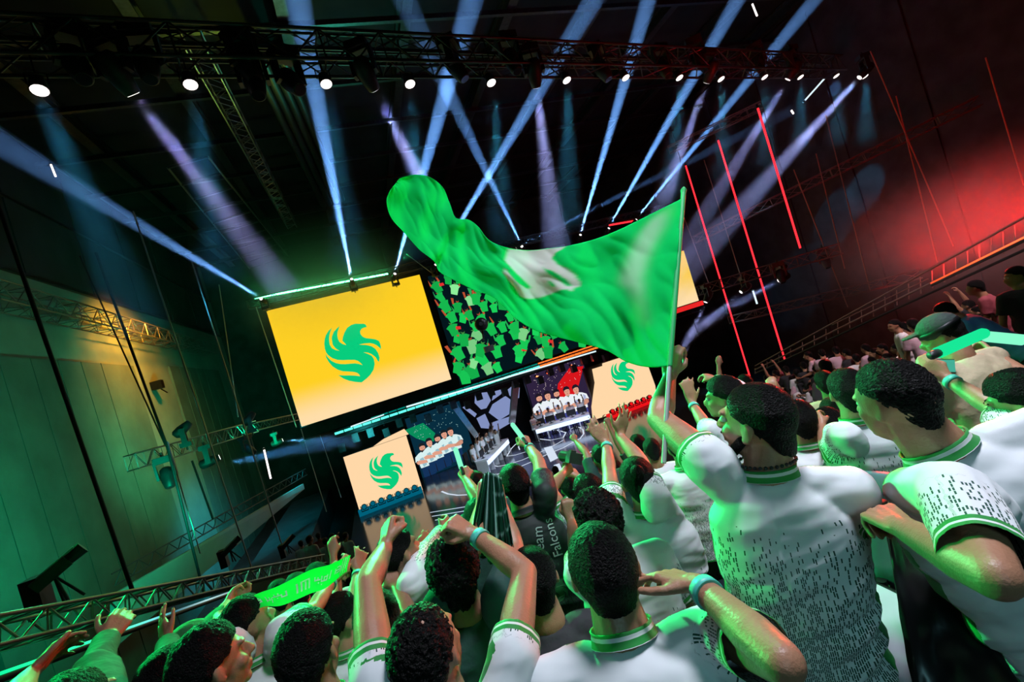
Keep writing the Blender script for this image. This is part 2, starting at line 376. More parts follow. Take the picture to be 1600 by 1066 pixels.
# red vertical light tubes
RED = emis('red_tube_light', (1.0, 0.02, 0.03), 2.2)
for (q0, q1, l) in (((1080, 253), (1162, 590), 'shortest thin red light tube right of the flag pole'), ((1130, 214), (1217, 562), 'middle thin red light tube crossing the brown truss'), ((1190, 165), (1244, 390), 'rightmost thin red light tube starting highest')):
    a_ = onX(*q0, 16); b_ = onX(*q1, 16); a_.y = b_.y = (a_.y+b_.y)/2
    t = empty('light_tube', a_, l, 'light tube'); rod('tube', a_, b_, 0.035, RED, t); rod('cap', a_, a_+Vector((0, 0, .15)), .05, M['black'], t)
# ------------------------------------------------------------------ screens
YS = 24.0
EMB = [[(740,115),(730,85),(715,70),(690,62),(620,63),(560,62),(490,85),(430,130),(390,200),(365,270),(355,330),(380,355),(402,380),(415,400),(360,385),(310,350),(285,300),(275,240),(280,190),(290,160),(310,100),
 (270,135),(220,190),(195,250),(187,290),(190,320),(200,390),(235,440),(270,470),(310,490),(250,480),(190,450),(155,390),(145,320),(145,280),(150,240),(170,170),(190,130),(140,170),(95,240),(75,310),(68,380),(78,460),(100,520),
 (130,560),(200,610),(280,635),(360,640),(450,635),(550,635),(600,650),(640,680),(675,718),(620,700),(560,690),(480,695),(400,702),(320,700),(250,685),(180,650),(120,590),(90,540),(100,600),(140,670),(200,740),(280,790),(360,815),
 (450,820),(530,825),(590,840),(620,865),(635,895),(560,885),(470,880),(380,882),(290,878),(380,935),(460,965),(560,985),(660,992),(740,930),(800,870),(850,790),(868,700),(855,620),(820,570),(760,540),(690,515),
 (760,520),(820,545),(880,590),(910,640),(935,670),(945,600),(925,530),(880,460),(820,420),(740,400),(620,392),(700,375),(790,368),(850,380),(900,405),(945,440),(968,470),(965,420),(955,375),(935,335),(880,310),(800,298),(730,290),(680,270),(645,230),(635,180),(660,140),(700,122)]][0]
_c = [onY(500+x*105/1066, 500+y*105/1066, YS) for x, y in EMB]
_xs = [p.x for p in _c]; _zs = [p.z for p in _c]
_cx, _cz, _hh = (min(_xs)+max(_xs))/2, (min(_zs)+max(_zs))/2, (max(_zs)-min(_zs))
EMB_N = [((p.x-_cx)/_hh, (p.z-_cz)/_hh) for p in _c]         # emblem outline, one unit high
def emblem(parent, cx, y, cz, h, m, th=0.02):
    mb = MB(); n = len(EMB_N)
    fr = [(cx+x*h, y-th, cz+z*h) for x, z in EMB_N]; ngon(mb, fr)
    bk = [(cx+x*h, y, cz+z*h) for x, z in EMB_N]; mb.add(fr+bk, [(i, (i+1) % n, n+(i+1) % n, n+i) for i in range(n)])
    o = mb.build('emblem', m, parent); o['label'] = 'green winged bird emblem'; return o
LOGO = emis('emblem_green', S(8, 205, 125), 1.0)
def screen_mat(name, top, bottom, z0, z1, zr, grain=90):
    m = bpy.data.materials.new(name); m.use_nodes = True; nt = m.node_tree; nt.nodes.clear()
    g = nt.nodes.new('ShaderNodeNewGeometry'); sp = nt.nodes.new('ShaderNodeSeparateXYZ'); nt.links.new(g.outputs['Position'], sp.inputs[0])
    mr = nt.nodes.new('ShaderNodeMapRange'); mr.inputs['From Min'].default_value = z0; mr.inputs['From Max'].default_value = z1; nt.links.new(sp.outputs['Z'], mr.inputs[0])
    r = nt.nodes.new('ShaderNodeValToRGB'); r.color_ramp.interpolation = 'EASE'
    r.color_ramp.elements[0].color = (*bottom, 1); r.color_ramp.elements[1].color = (*top, 1); r.color_ramp.elements[0].position = 0.02; r.color_ramp.elements[1].position = zr
    nt.links.new(mr.outputs[0], r.inputs[0])
    e = nt.nodes.new('ShaderNodeEmission'); nt.links.new(r.outputs[0], e.inputs[0]); o = nt.nodes.new('ShaderNodeOutputMaterial'); nt.links.new(e.outputs[0], o.inputs[0]); return m
def panel_screen(name, x0, x1, z0, z1, y, m, label):
    t = empty(name, ((x0+x1)/2, y, z0), label, 'screen')
    mb = MB(); mb.box(((x0+x1)/2, y+0.14, (z0+z1)/2), ((x1-x0)/2+.04, 0.12, (z1-z0)/2+.04)); mb.build('housing', M['black'], t)
    if m is not None:
        mb = MB(); mb.quad([(x0, y, z0), (x1, y, z0), (x1, y, z1), (x0, y, z1)]); mb.build('display', m, t)
    return t
yel = screen_mat('yellow_display', S(255, 208, 36), S(255, 222, 170), 5.4, 11.2, 0.34)
s1 = panel_screen('video_screen', -3.56, 3.95, 5.40, 11.18, YS, yel, 'largest yellow screen with a green bird emblem, left of the flag')
emblem(s1, _cx, YS-0.01, _cz, _hh, LOGO)
s2 = panel_screen('video_screen', 14.2, 20.66, 5.40, 8.75, YS, yel, 'yellow screen mostly hidden behind the green flag by its pole')
emblem(s2, 17.2, YS-0.01, 7.1, 2.2, LOGO)
box_truss('top_truss', (-4.2, YS-.2, 11.62), (20.8, YS-.2, 11.62), .4, .4, .03, M['dtruss'], 'dark truss above the upper screens carrying the upward moving lights', step=.6, single=False)
mb = MB(); mb.box((16.9, YS-0.1, 5.2), (3.85, 0.12, 0.14)); o = mb.build('screen_ledge', emis('red_ledge', (.8, .02, .02), 1)); props(o, 'glowing red ledge under the yellow screen behind the flag pole', 'light strip')

# centre screen: live picture of the green shirted crowd, flat figures on the display
s3 = panel_screen('video_screen', 4.35, 12.7, 4.95, 11.0, YS+.1, emis('crowd_display', S(4, 22, 28), 1), 'centre screen showing the cheering crowd in green shirts')
mb = MB(); r = random.Random(11)
def poly(mb, pts, y, c, sx=1): mb.quad([(x, y, z) for x, z in pts], c) if len(pts) < 5 else ngon(mb, [(x, y, z) for x, z in pts], c)
def ell(cx, cz, a, b, n=10, rot=0): return [(cx+a*math.cos(t)*math.cos(rot)-b*math.sin(t)*math.sin(rot), cz+a*math.cos(t)*math.sin(rot)+b*math.sin(t)*math.cos(rot)) for t in [2*math.pi*k/n for k in range(n)]]
k = 0
for iz in range(9):
    for ix in range(13):
        cx, cz = 4.75+ix*.64+r.uniform(-.22, .22), 5.4+iz*.64+r.uniform(-.18, .18)
        if cx > 12.45 or cz > 10.75: continue
        s = r.uniform(1.15, 1.7)*(1.0-.02*iz); a = r.uniform(-.6, .5); y = YS+.09-.0006*k; k += 1
        if r.random() < .13: continue
        def T(pts): return [(cx+s*(x*math.cos(a)-z*math.sin(a)), cz+s*(x*math.sin(a)+z*math.cos(a))) for x, z in pts]
        g = r.uniform(.6, 1.1); c = (0.01*g, .62*g, .10*g) if r.random() < .85 else (.25*g, .8*g, .3*g)
        poly(mb, T([(-.15, -.3), (.14, -.32), (.17, -.02), (.24, .1), (.1, .16), (-.1, .15), (-.25, .06), (-.18, -.04)]), y, c)
        for sd in (-1, 1):
            if r.random() < .6: poly(mb, T([(sd*.16, .08), (sd*.24, .1), (sd*(.22+r.uniform(-.1, .12)), .38), (sd*.17, .36)]), y-.0002, (.02, .5*g, .09) if r.random() < .6 else (.5, .08, .03))
        poly(mb, T(ell(0, .24, .075, .095, 8)), y-.0003, (.32, .07, .03) if r.random() < .6 else (.05, .25, .05))
        poly(mb, T(ell(0, .28, .08, .07, 8)), y-.0004, (.003, .012, .012))
        if r.random() < .2: poly(mb, T([(.1, -.1), (.3, -.16), (.32, -.04), (.14, .02)]), y-.0005, (.75, .03, .03))
o = mb.build('crowd_picture', ATTR, s3); o['kind'] = 'stuff'
# black round camera pod in front of it
t = empty('camera_pod', P(752, 507, 21), 'black round pod with a bracket hanging before the crowd screen', 'camera')
c_ = P(752, 507, 21); mb = MB(); mb.lathe([(-.2, .05), (-.18, .24), (-.08, .31), (.08, .31), (.18, .24), (.2, .1)], c_, (-.3, -1, .1), 18); mb.build('pod', M['plastic'], t, True)
mb = MB(); mb.lathe([(0, .09), (.03, .09)], c_+Vector((-.06, -.2, .02)), (-.3, -1, .1), 12); mb.build('lens', M['truss'], t)
rod('stalk', c_, P(756, 532, 21), .05, M['plastic'], t); mb = MB(); mb.box(P(764, 545, 21), (.22, .1, .14)); mb.build('bracket', M['plastic'], t)

# glowing green bar above the yellow screen
GT = emis('green_tube_light', (0.07, 1.0, 0.28), 26.0)
a_, b_ = onY(398, 466, YS-.3), onY(606, 428, YS-.3)
t = empty('light_bar', a_, 'bright green light bar above the large yellow screen', 'light bar'); rod('tube', a_, b_, .035, GT, t); rod('housing', a_+Vector((0, .1, -.05)), b_+Vector((0, .1, -.05)), .06, M['black'], t)
a_, b_ = onY(952, 352, YS-.3), onY(992, 345, YS-.3)
t = empty('light_bar', a_, 'short red light bar above the flag next to a white beam', 'light bar'); rod('tube', a_, b_, .05, RED, t); rod('housing', a_+Vector((0, .1, -.05)), b_+Vector((0, .1, -.05)), .06, M['black'], t)
# header ledge between the upper and the lower screens
t = empty('stage_header', (5, YS-.4, 4.6), 'long stage header with cyan and orange light segments and a white tube', 'header')
mb = MB(); mb.box((8.5, YS+.4, 4.55), (12.3, .5, .18)); mb.build('soffit', M['black'], t)
CY = emis('cyan_segment', (0.10, .95, .70), 1.6); OR = emis('orange_segment', (1.0, .16, .02), 1.6); WH = emis('white_segment', (.75, .95, 1.0), 1.1); SO = emis('dim_teal_segment', (.0, .28, .22), .8)
n = 34
for k in range(n):
    x0, x1 = -2.2+14.9*k/n, -2.2+14.9*(k+.9)/n
    m = CY if x0 < 8.4 else OR
    rod('segment', (x0, YS-.55, 4.62), (x1, YS-.55, 4.62), .055, m, t, n=4)
    if 4 <= k: rod('segment', (x0, YS-.35, 4.78), (x1, YS-.35, 4.78), .035, SO if x0 < 8.4 else OR, t, n=4)
rod('white_tube', onY(635, 636, YS-.6), onY(931, 549, YS-.6), .045, WH, t, n=6)
rod('white_tube', onY(548, 667, YS-.6), onY(600, 648, YS-.6), .03, WH, t, n=6)
mb = MB()
for k in range(22):
    x = -2.2+k*.75; mb.box((x, YS+.9, 4.0-.25*(k % 3 == 0)), (.16, .15, .22)); mb.tube((x, YS+.9, 4.4), (x, YS+.9, 4.1), .02, n=4)
o = mb.build('hung_lamps', M['dtruss'], t); o['kind'] = 'stuff'
box_truss('header_truss', (-3.0, YS+.9, 4.45), (18, YS+.9, 4.45), .4, .4, .03, M['dtruss'], 'dark truss behind the glowing stage header', step=.6, single=False)

# ------------------------------------------------------------------ stage
b = MB(); b.box((8.2, 23.2, -.45), (10.9, 9.7, .45)); stf = struct('trim_3', b, mat('glossy_stage_floor', (0.045, 0.048, 0.065), 0.12, 0.0, vary=0.2, scale=.6, spec=.9)); stf.name = 'floor_stage'
LINE = emis('white_floor_line', (.75, .85, 1.0), .9); RLINE = emis('red_floor_line', (.9, .05, .08), .6)
def floor_line(pts, w, m, name='floor_line'):
    q = [onZ(x, y, 0.006) for x, y in pts]
    L, Rr = [], []
    for i, p in enumerate(q):
        d = (q[min(i+1, len(q)-1)]-q[max(i-1, 0)]); d.z = 0; d.normalize(); s = Vector((-d.y, d.x, 0))*w; L.append(p+s); Rr.append(p-s)
    mb = MB(); mb.add(L+Rr, [(i, i+1, len(q)+i+1, len(q)+i) for i in range(len(q)-1)]); return mb.build(name, m, stf)
for pts, w in (([(738,727),(736,733),(738,738),(745,741),(757,743),(778,741),(802,734),(830,722),(855,710),(880,700),(905,686)], .05),
               ([(762,722),(768,727),(778,729),(794,726),(816,719),(837,710),(857,701),(880,688)], .04),
               ([(827,750),(855,741),(881,731),(904,717),(937,698)], .06), ([(690,768),(700,772),(715,774),(735,773)], .05),
               ([(792,713),(799,701),(806,694),(816,690),(828,690)], .04), ([(792,713),(806,711),(822,706),(836,700)], .04), ([(812,703),(810,698),(816,693),(824,691)], .035),
               ([(891,671),(899,667),(906,668),(911,672),(912,678),(906,686),(893,691)], .045), ([(848,674),(870,672),(884,676),(880,684),(860,688),(842,686)], .05),
               ([(672,801),(740,790)], .03), ([(675,807),(742,796)], .03), ([(680,813),(742,803)], .03), ([(700,822),(745,812)], .03), ([(745,683),(806,662)], .03), ([(742,688),(806,667)], .03)):
    floor_line(pts, w, LINE)
for pts in ([(790,678),(812,670)], [(786,683),(810,675)], [(785,688),(808,681)]): floor_line(pts, .05, RLINE)
q = [onZ(x, y, .008) for x, y in ((850,700),(862,697),(872,716),(860,722))]; mb = MB(); mb.quad(q); mb.build('floor_logo', LINE, stf)
q = [onZ(x, y, .008) for x, y in ((865,727),(874,724),(880,737),(870,741))]; mb = MB(); mb.quad(q); mb.build('floor_logo', LINE, stf)

YL = 26.0
peach = emis('peach_display', S(255, 216, 168), 1.0); dteam = emis('team_display', S(8, 44, 62), 1.0); dred = emis('red_team_display', S(46, 34, 62), 1.0)
t1 = panel_screen('video_screen', -2.38, 1.0, 0.0, 3.12, YL, peach, 'lower left peach screen with a green bird emblem'); emblem(t1, -.5, YL-.01, 1.62, 1.95, LOGO)
mb = MB(); mb.quad([(-.8, YL-.02, 3.14), (1.15, YL-.02, 3.14), (1.0, YL-.02, 3.5), (-.2, YL-.02, 3.34)]); mb.build('display_step', peach, t1)
YC = 28.6
t2 = panel_screen('video_screen', onY(640, 680, YC).x, onY(737, 690, YC).x, 0.0, 3.75, YC+.05, dteam, 'lower left dark screen showing five players with folded arms')
t3 = panel_screen('video_screen', onY(828, 620, YC).x, onY(928, 620, YC).x, 0.0, 4.15, YC+.05, dred, 'lower right purple screen showing five players with folded arms')
def pz(l, Y=YL): return [(onY(x, y, Y).x, onY(x, y, Y).z) for x, y in l]
t4 = empty('video_screen', (14.8, YL, 0), 'lower right peach screen with cut corners and a green bird emblem', 'screen')
o4 = pz([(925,577),(941,572),(941,568),(972,558),(985,565),(1012,570),(1024,603),(1026,625),(926,657),(924,636),(929,598)])
mb = MB(); n = len(o4); ngon(mb, [(x, YL, z) for x, z in o4]); mb.build('display', peach, t4)
mb = MB(); mb.box((14.8, YL+.3, 1.7), (2.3, .1, 1.7)); mb.build('housing', M['black'], t4); emblem(t4, 15.0, YL-.01, 2.12, 1.95, LOGO)

def portrait(par, cols, heads, hz, sc_, red, y0):
    mb = MB(); jersey, jsh, skin, hair, jean = cols; r = random.Random(5)
    for i, (px, py) in enumerate(heads):
        p = onY(px, py, YC); cx, cz = p.x, p.z; s = sc_; y = y0-.004*i
        A = lambda pts: [(cx+s*x, cz+s*z) for x, z in pts]
        poly(mb, A([(-.34, -1.6), (.32, -1.6), (.34, -.95), (-.34, -.95)]), y, jean); poly(mb, A([(-.02, -1.6), (.03, -1.6), (.02, -1.15), (-.01, -1.15)]), y-.0004, (.01, .01, .02))
        poly(mb, A([(-.36, -1.0), (.36, -1.0), (.42, -.55), (.56, -.62), (.5, -.34), (.28, -.2), (.1, -.14), (-.1, -.14), (-.28, -.2), (-.5, -.34), (-.56, -.62), (-.42, -.55)]), y-.0006, jersey)
        poly(mb, A([(-.3, -.5), (-.1, -.45), (0, -.9), (-.2, -.98)]), y-.0008, jsh); poly(mb, A([(.3, -.3), (.42, -.4), (.38, -.9), (.25, -.8)]), y-.0008, jsh)
        poly(mb, A([(-.1, -.12), (.1, -.12), (0, -.28)]), y-.0009, (.0, .22, .1))
        poly(mb, A([(-.52, -.62), (-.34, -.56), (.05, -.66), (.3, -.72), (.28, -.83), (-.1, -.8), (-.46, -.76)]), y-.001, skin)
        poly(mb, A([(.52, -.62), (.36, -.56), (0, -.72), (.02, -.82), (.3, -.86), (.5, -.78)]), y-.0011, tuple(c*.8 for c in skin))
        poly(mb, A([(-.09, -.2), (.09, -.2), (.08, .0), (-.08, .0)]), y-.0012, tuple(c*.7 for c in skin))
        poly(mb, A(ell(0, .03, .155, .21, 14)), y-.0014, skin)
        poly(mb, A([(-.17, .02), (-.18, .2), (-.08, .3), (.08, .3), (.18, .2), (.17, .02), (.13, .12), (.0, .15), (-.13, .12)]), y-.0016, hair)
        if i in (0, 2): poly(mb, A([(-.14, -.04), (-.05, -.1), (.05, -.1), (.14, -.04), (.1, -.18), (0, -.22), (-.1, -.18)]), y-.0017, hair)
        for sx in (-.06, .06): poly(mb, A(ell(sx, .05, .025, .014, 6)), y-.0018, (.02, .01, .01))
        poly(mb, A([(-.05, -.07), (.05, -.07), (.03, -.09), (-.03, -.09)]), y-.0018, (.2, .05, .04)); poly(mb, A([(-.02, .03), (.02, .03), (.03, -.03), (-.03, -.03)]), y-.0017, tuple(c*.8 for c in skin))
    o = mb.build('team_picture', ATTR, par); o['kind'] = 'stuff'
hl = [(660, 701), (671, 693), (684, 687), (694, 680), (704, 676)]; hr = [(843, 624), (856, 620), (870, 617), (886, 613), (900, 610)]
skinc = S(225, 160, 135)
mb = MB(); poly(mb, pz([(631,673),(661,661),(680,677),(678,690),(664,690),(650,685)], YC), YC+.02, S(10, 140, 90))
for k in range(60): x, z = rng.uniform(1.6, 4.3), rng.uniform(2.2, 3.6); poly(mb, ell(x, z, .025, .025, 4), YC+.015, (.3, .55, .55))
o = mb.build('background_picture', ATTR, t2); o['kind'] = 'stuff'
portrait(t2, (S(215, 240, 240), S(150, 190, 200), skinc, (.01, .015, .02), S(20, 50, 90)), hl, 0, 1.12, 0, YC+.01)
mb = MB(); poly(mb, pz([(890,575),(912,572),(905,600),(890,640),(868,640),(872,600)], YC), YC+.02, S(215, 22, 28))
for k in range(90): x, z = rng.uniform(9.7, 13.5), rng.uniform(2.4, 4.0); poly(mb, ell(x, z, .025, .025, 4), YC+.015, (.75, .6, .62))
o = mb.build('background_picture', ATTR, t3); o['kind'] = 'stuff'
portrait(t3, (S(235, 240, 245), S(170, 178, 215), skinc, (.015, .01, .02), S(70, 75, 150)), hr, 0, 1.35, 0, YC+.01)
# five red star lights over the right portrait
RS = emis('red_star_light', (1.0, .10, .03), 12)
for k, (px, py) in enumerate(((839, 589), (856, 583), (875, 578), (893, 572), (912, 567))):
    c = onY(px, py, YL-.7); t = empty('spotlight', c, 'red glaring spotlight over the right player screen, %s of five' % ('leftmost', 'second from the left', 'middle one', 'second from the right', 'rightmost')[k], 'lamp', 'red spotlights over the right player screen')
    mb = MB(); mb.lathe([(0, .06), (.03, .075), (.05, .05)], c, (0, -1, -.2), 10); mb.build('lens', RS, t); mb = MB(); mb.lathe([(-.25, .06), (0, .09)], c, (0, -1, -.2), 10); mb.build('body', M['black'], t)
    lamp('POINT', 'red_star_glow', c+Vector((0, -.15, -.05)), c, 12, (1, .06, .02), size=.05)
# centre backdrop of lavender honeycomb panels, slanted pillars
t = empty('honeycomb_backdrop', (7.9, YL+4.2, 0), 'lavender honeycomb wall with dark frame between the two player screens', 'backdrop')
mb = MB(); mb.box((7.9, YL+4.4, 2.1), (3.6, .1, 2.4)); mb.build('backing', M['black'], t)
LAV = emis('lavender_panel', S(140, 155, 205), .85)
for pl in ([(743,615),(761,613),(767,626),(760,638),(752,640),(742,630)], [(770,632),(790,619),(801,627),(803,643),(780,657),(764,645)], [(723,637),(728,634),(745,647),(742,652)], [(745,654),(758,647),(766,665),(764,670),(752,669)], [(768,661),(782,656),(800,650),(800,660),(772,676)], [(790,612),(800,604),(812,606),(811,622),(803,624)], [(772,612),(786,608),(783,616),(769,626)]):
    q = pz(pl); mb = MB(); c = (sum(x for x, z in q)/len(q), sum(z for x, z in q)/len(q)); y = YL+4.2
    # panel re-projected to its own plane keeps the traced outline
    q3 = [onY(x, yy, y) for x, yy in pl]; ngon(mb, [(p.x, p.y, p.z) for p in q3]); nn = len(q3); mb.add([p for p in q3]+[p+Vector((0, .08, 0)) for p in q3], [(i, (i+1) % nn, nn+(i+1) % nn, nn+i) for i in range(nn)]); mb.build('panel', LAV, t)
pil = mat('pillar_cladding', (.45, .47, .55), .5, vary=.15)
for a_, b_, w, l in (((704, 625), (746, 683), .17, 'slanted grey pillar left of the honeycomb wall'), ((807, 598), (801, 662), .2, 'upright grey pillar right of the honeycomb wall')):
    A_, B_ = onY(*a_, YL-.2), onY(*b_, YL-.2); d = (B_-A_).normalized(); s = d.cross(Vector((0, 1, 0)))*w
    mb = MB(); f = [A_-s, A_+s, B_+s*.8, B_-s*.8]; mb.add(f+[p+Vector((0, .3, 0)) for p in f], [(0, 1, 2, 3), (7, 6, 5, 4), (0, 4, 5, 1), (1, 5, 6, 2), (2, 6, 7, 3), (3, 7, 4, 0)])
    o = mb.build('stage_pillar', pil); props(o, l, 'pillar')
# floor bars with round lamps in front of the peach screens
TEAL = emis('teal_bar', S(0, 95, 120), 1.0); RB = emis('red_bar', S(235, 20, 26), 1.0)
for (x0, x1, m, l, gl) in ((-2.4, .95, TEAL, 'teal floor bar along the foot of the lower left peach screen', 'teal lamps along the lower left peach screen'), (12.8, 16.3, RB, 'red floor bar along the foot of the lower right peach screen', 'red lamps along the lower right peach screen')):
    mb = MB(); mb.box(((x0+x1)/2, YL-.5, .16), ((x1-x0)/2, .12, .16)); o = mb.build('floor_bar', m); props(o, l, 'light bar')
    for k in range(7):
        c = Vector((x0+.35+(x1-x0-.7)*k/6, YL-.62, .42)); t = empty('stage_lamp', c, 'small round black lamp, %s on the %s' % (('first from the left', 'second from the left', 'third from the left', 'middle one', 'third from the right', 'second from the right', 'rightmost')[k], l.split(' along')[0]), 'lamp', gl)
        mb = MB(); mb.lathe([(-.16, .06), (-.12, .13), (.06, .15), (.08, .13)], c, (0, -1, .25), 12); mb.build('lamp_head', M['plastic'], t, True)
        mb = MB(); mb.lathe([(0, .11), (.015, .1)], c+Vector((0, -.085, .02)), (0, -1, .25), 12); mb.build('lens', m, t)
        mb = MB()
        for sx in (-.17, .17): mb.box(c+Vector((sx, 0, -.05)), (.015, .03, .14))
        mb.box(c+Vector((0, 0, -.2)), (.17, .04, .02)); mb.build('yoke', M['plastic'], t)
# player desks with monitors and chairs
desk_m = mat('white_desk', (.75, .77, .8), .35, vary=.05)
GLOW = emis('monitor_glow', (.6, .75, 1.0), 1.6)
def desk(a, b, label, nseat, gl):
    a, b = Vector(a), Vector(b); d = (b-a).normalized(); n = Vector((-d.y, d.x, 0)); L = (b-a).length; ang = math.atan2(d.y, d.x)
    R3 = Matrix.Rotation(ang, 3, 'Z'); t = empty('player_desk', (a+b)/2, label, 'desk')
    mid = (a+b)/2
    mb = MB(); mb.box(mid+Vector((0, 0, .78)), (L/2, .38, .035), R3); mb.build('desktop', desk_m, t)
    mb = MB(); mb.box(mid-n*.36+Vector((0, 0, .62)), (L/2, .02, .13), R3); mb.build('front_panel', GLOW, t)
    for k in range(nseat+1):
        p = a.lerp(b, k/nseat); mb = MB(); mb.box(p+Vector((0, 0, .38)), (.03, .33, .38), R3); mb.build('leg', desk_m, t)
    for k in range(nseat):
        p = a.lerp(b, (k+.5)/nseat); m_ = empty('monitor', p+Vector((0, 0, .82)), 'black monitor, place %s on the player desk on the %s' % (('one', 'two', 'three', 'four', 'five')[k], 'right' if 'right' in label else 'left'), 'monitor', gl)
        mb = MB(); mb.box(p+Vector((0, 0, 1.12)), (.29, .02, .17), R3); mb.build('bezel', M['plastic'], m_)
        mb = MB(); mb.box(p+n*.025+Vector((0, 0, 1.12)), (.27, .005, .155), R3); mb.build('display', GLOW, m_)
        mb = MB(); mb.box(p+Vector((0, 0, .9)), (.03, .02, .08), R3); mb.box(p+Vector((0, 0, .825)), (.12, .09, .008), R3); mb.build('stand', M['plastic'], m_)
        c = empty('gaming_chair', p+n*.75, 'high backed chair, place %s at the player desk on the %s' % (('one', 'two', 'three', 'four', 'five')[k], 'right' if 'right' in label else 'left'), 'chair', gl.replace('monitors', 'chairs'))
        mb = MB(); mb.box(p+n*.75+Vector((0, 0, .47)), (.24, .24, .05), R3); mb.build('seat', M['plastic'], c)
        mb = MB(); mb.box(p+n*1.0+Vector((0, 0, .9)), (.24, .05, .4), R3); mb.build('backrest', M['plastic'], c)
        mb = MB(); mb.tube(p+n*.75+Vector((0, 0, .06)), p+n*.75+Vector((0, 0, .45)), .03); mb.box(p+n*.75+Vector((0, 0, .04)), (.25, .04, .02), R3); mb.box(p+n*.75+Vector((0, 0, .04)), (.04, .25, .02), R3); mb.build('base', M['plastic'], c)
    return a, b, d, n
desk_r = desk((8.6, 27.0, 0), (11.7, 25.6, 0), 'long white player desk on the right of the stage with glowing front', 5, 'monitors on the right player desk')
desk_l = desk((4.2, 24.0, 0), (6.4, 27.2, 0), 'long white player desk on the left of the stage with glowing front', 5, 'monitors on the left player desk')
print('desks', desk_r[:2], desk_l[:2])
# ------------------------------------------------------------------ moving lights, beams
def pxof(p):
    v = np.array(p)-EYE; d = v@CF; return 800+FPX*(v@CR)/d, 533-FPX*(v@CU)/d, d
def truss_depth(px):
    lo, hi = 0, 1
    for _ in range(40):
        m = (lo+hi)/2
        if pxof(fa.lerp(fb, m))[0] < px: lo = m
        else: hi = m
    return pxof(fa.lerp(fb, lo))
def par_lamp(c, aim, label, group, lit=True, s=1.0, top=None):
    """short round lamp with an open lens, hung by a yoke"""
    c = Vector(c); a = Vector(aim).normalized(); t = empty('par_lamp', c, label, 'lamp', group)
    mb = MB(); mb.lathe([(-.34*s, .07*s), (-.3*s, .12*s), (-.1*s, .15*s), (-.01*s, .16*s)], c, a, 14); mb.build('lamp_body', M['plastic'], t, True)
    mb = MB(); mb.lathe([(-.015*s, .145*s), (.0, .14*s)], c, a, 14); mb.build('lens', M['lens'] if lit else M['dlens'], t)
    k = c-a*.18*s; side = a.cross(Vector((0, 0, 1)));
    side = side.normalized() if side.length > .1 else Vector((1, 0, 0))
    mb = MB(); tp = Vector((k.x, k.y, top if top is not None else k.z+.35*s))
    for q in (-1, 1): mb.tube(k+side*q*.17*s, k+side*q*.17*s+Vector((0, 0, .22*s)), .014*s, n=6)
    mb.tube(k-side*.17*s+Vector((0, 0, .22*s)), k+side*.17*s+Vector((0, 0, .22*s)), .014*s, n=6); mb.tube(k+Vector((0, 0, .22*s)), tp, .016*s, n=6); mb.build('yoke', M['black'], t)
    return t
def moving_head(c, aim, label, group, s=1.0, up=1, lit=False, lens_m=None):
    """base box, U yoke and long head; up=1 hangs from its base above, up=-1 stands on it"""
    c = Vector(c); a = Vector(aim).normalized(); t = empty('moving_head_light', c, label, 'moving light', group); z = Vector((0, 0, up))
    side = a.cross(Vector((0, 0, 1))); side = side.normalized() if side.length > .1 else Vector((1, 0, 0)); fw = side.cross(Vector((0, 0, 1)))
    R3 = Matrix((side, fw, Vector((0, 0, 1)))).transposed()
    mb = MB(); mb.box(c+z*.48*s, (.2*s, .16*s, .07*s), R3); mb.tube(c+z*.53*s, c+z*.66*s, .03*s); mb.build('base', M['plastic'], t)
    mb = MB()
    for q in (-1, 1): mb.box(c+side*q*.2*s+z*.2*s, (.03*s, .07*s, .24*s), R3)
    mb.box(c+z*.4*s, (.22*s, .08*s, .03*s), R3); mb.build('yoke', M['plastic'], t)
    mb = MB(); mb.lathe([(-.26*s, .09*s), (-.2*s, .15*s), (-.02*s, .165*s), (.16*s, .14*s), (.3*s, .11*s), (.31*s, .1*s)], c, a, 14); h = mb.build('head', M['plastic'], t, True)
    mb = MB(); mb.lathe([(.30*s, .09*s), (.315*s, .088*s)], c, a, 14); mb.build('lens', lens_m or (M['lens'] if lit else M['dlens']), h)
    return t, c+a*.33*s
HAZE = {}
def haze(d):
    if d not in HAZE:
        m = bpy.data.materials.new('stage_haze_%d' % len(HAZE)); m.use_nodes = True; nt = m.node_tree; nt.nodes.clear()
        v = nt.nodes.new('ShaderNodeVolumeScatter'); v.inputs['Density'].default_value = d; v.inputs['Anisotropy'].default_value = 0.0
        o = nt.nodes.new('ShaderNodeOutputMaterial'); nt.links.new(v.outputs[0], o.inputs['Volume']); HAZE[d] = m
    return HAZE[d]
def beam(src, end, half, energy, color, label, dens=0.10, r0=0.05, name='light_beam'):
    """a real lamp shining through a shaft of stage haze"""
    src, end = Vector(src), Vector(end); L = (end-src).length; a = (end-src)/L; ta = math.tan(math.radians(half))
    back = r0/ta                                        # the lamp's rays diverge from a point behind the lens
    mb = MB(); n = 20; mb.lathe([(0.02, r0*1.02), (L, (L+back)*ta*1.02)], src, a, n)
    o = mb.build(name, haze(dens)); props(o, label, 'light beam', None, 'stuff')
    lamp('SPOT', 'beam_lamp', src+a*0.01-a*0.0, end, energy, color, size=r0*.9, spot=2*half+0.25, blend=0.25)
    return o
BLUE = (0.17, 0.42, 1.0); LILAC = (0.42, 0.46, 1.0); TEALC = (0.05, 0.5, 0.85)
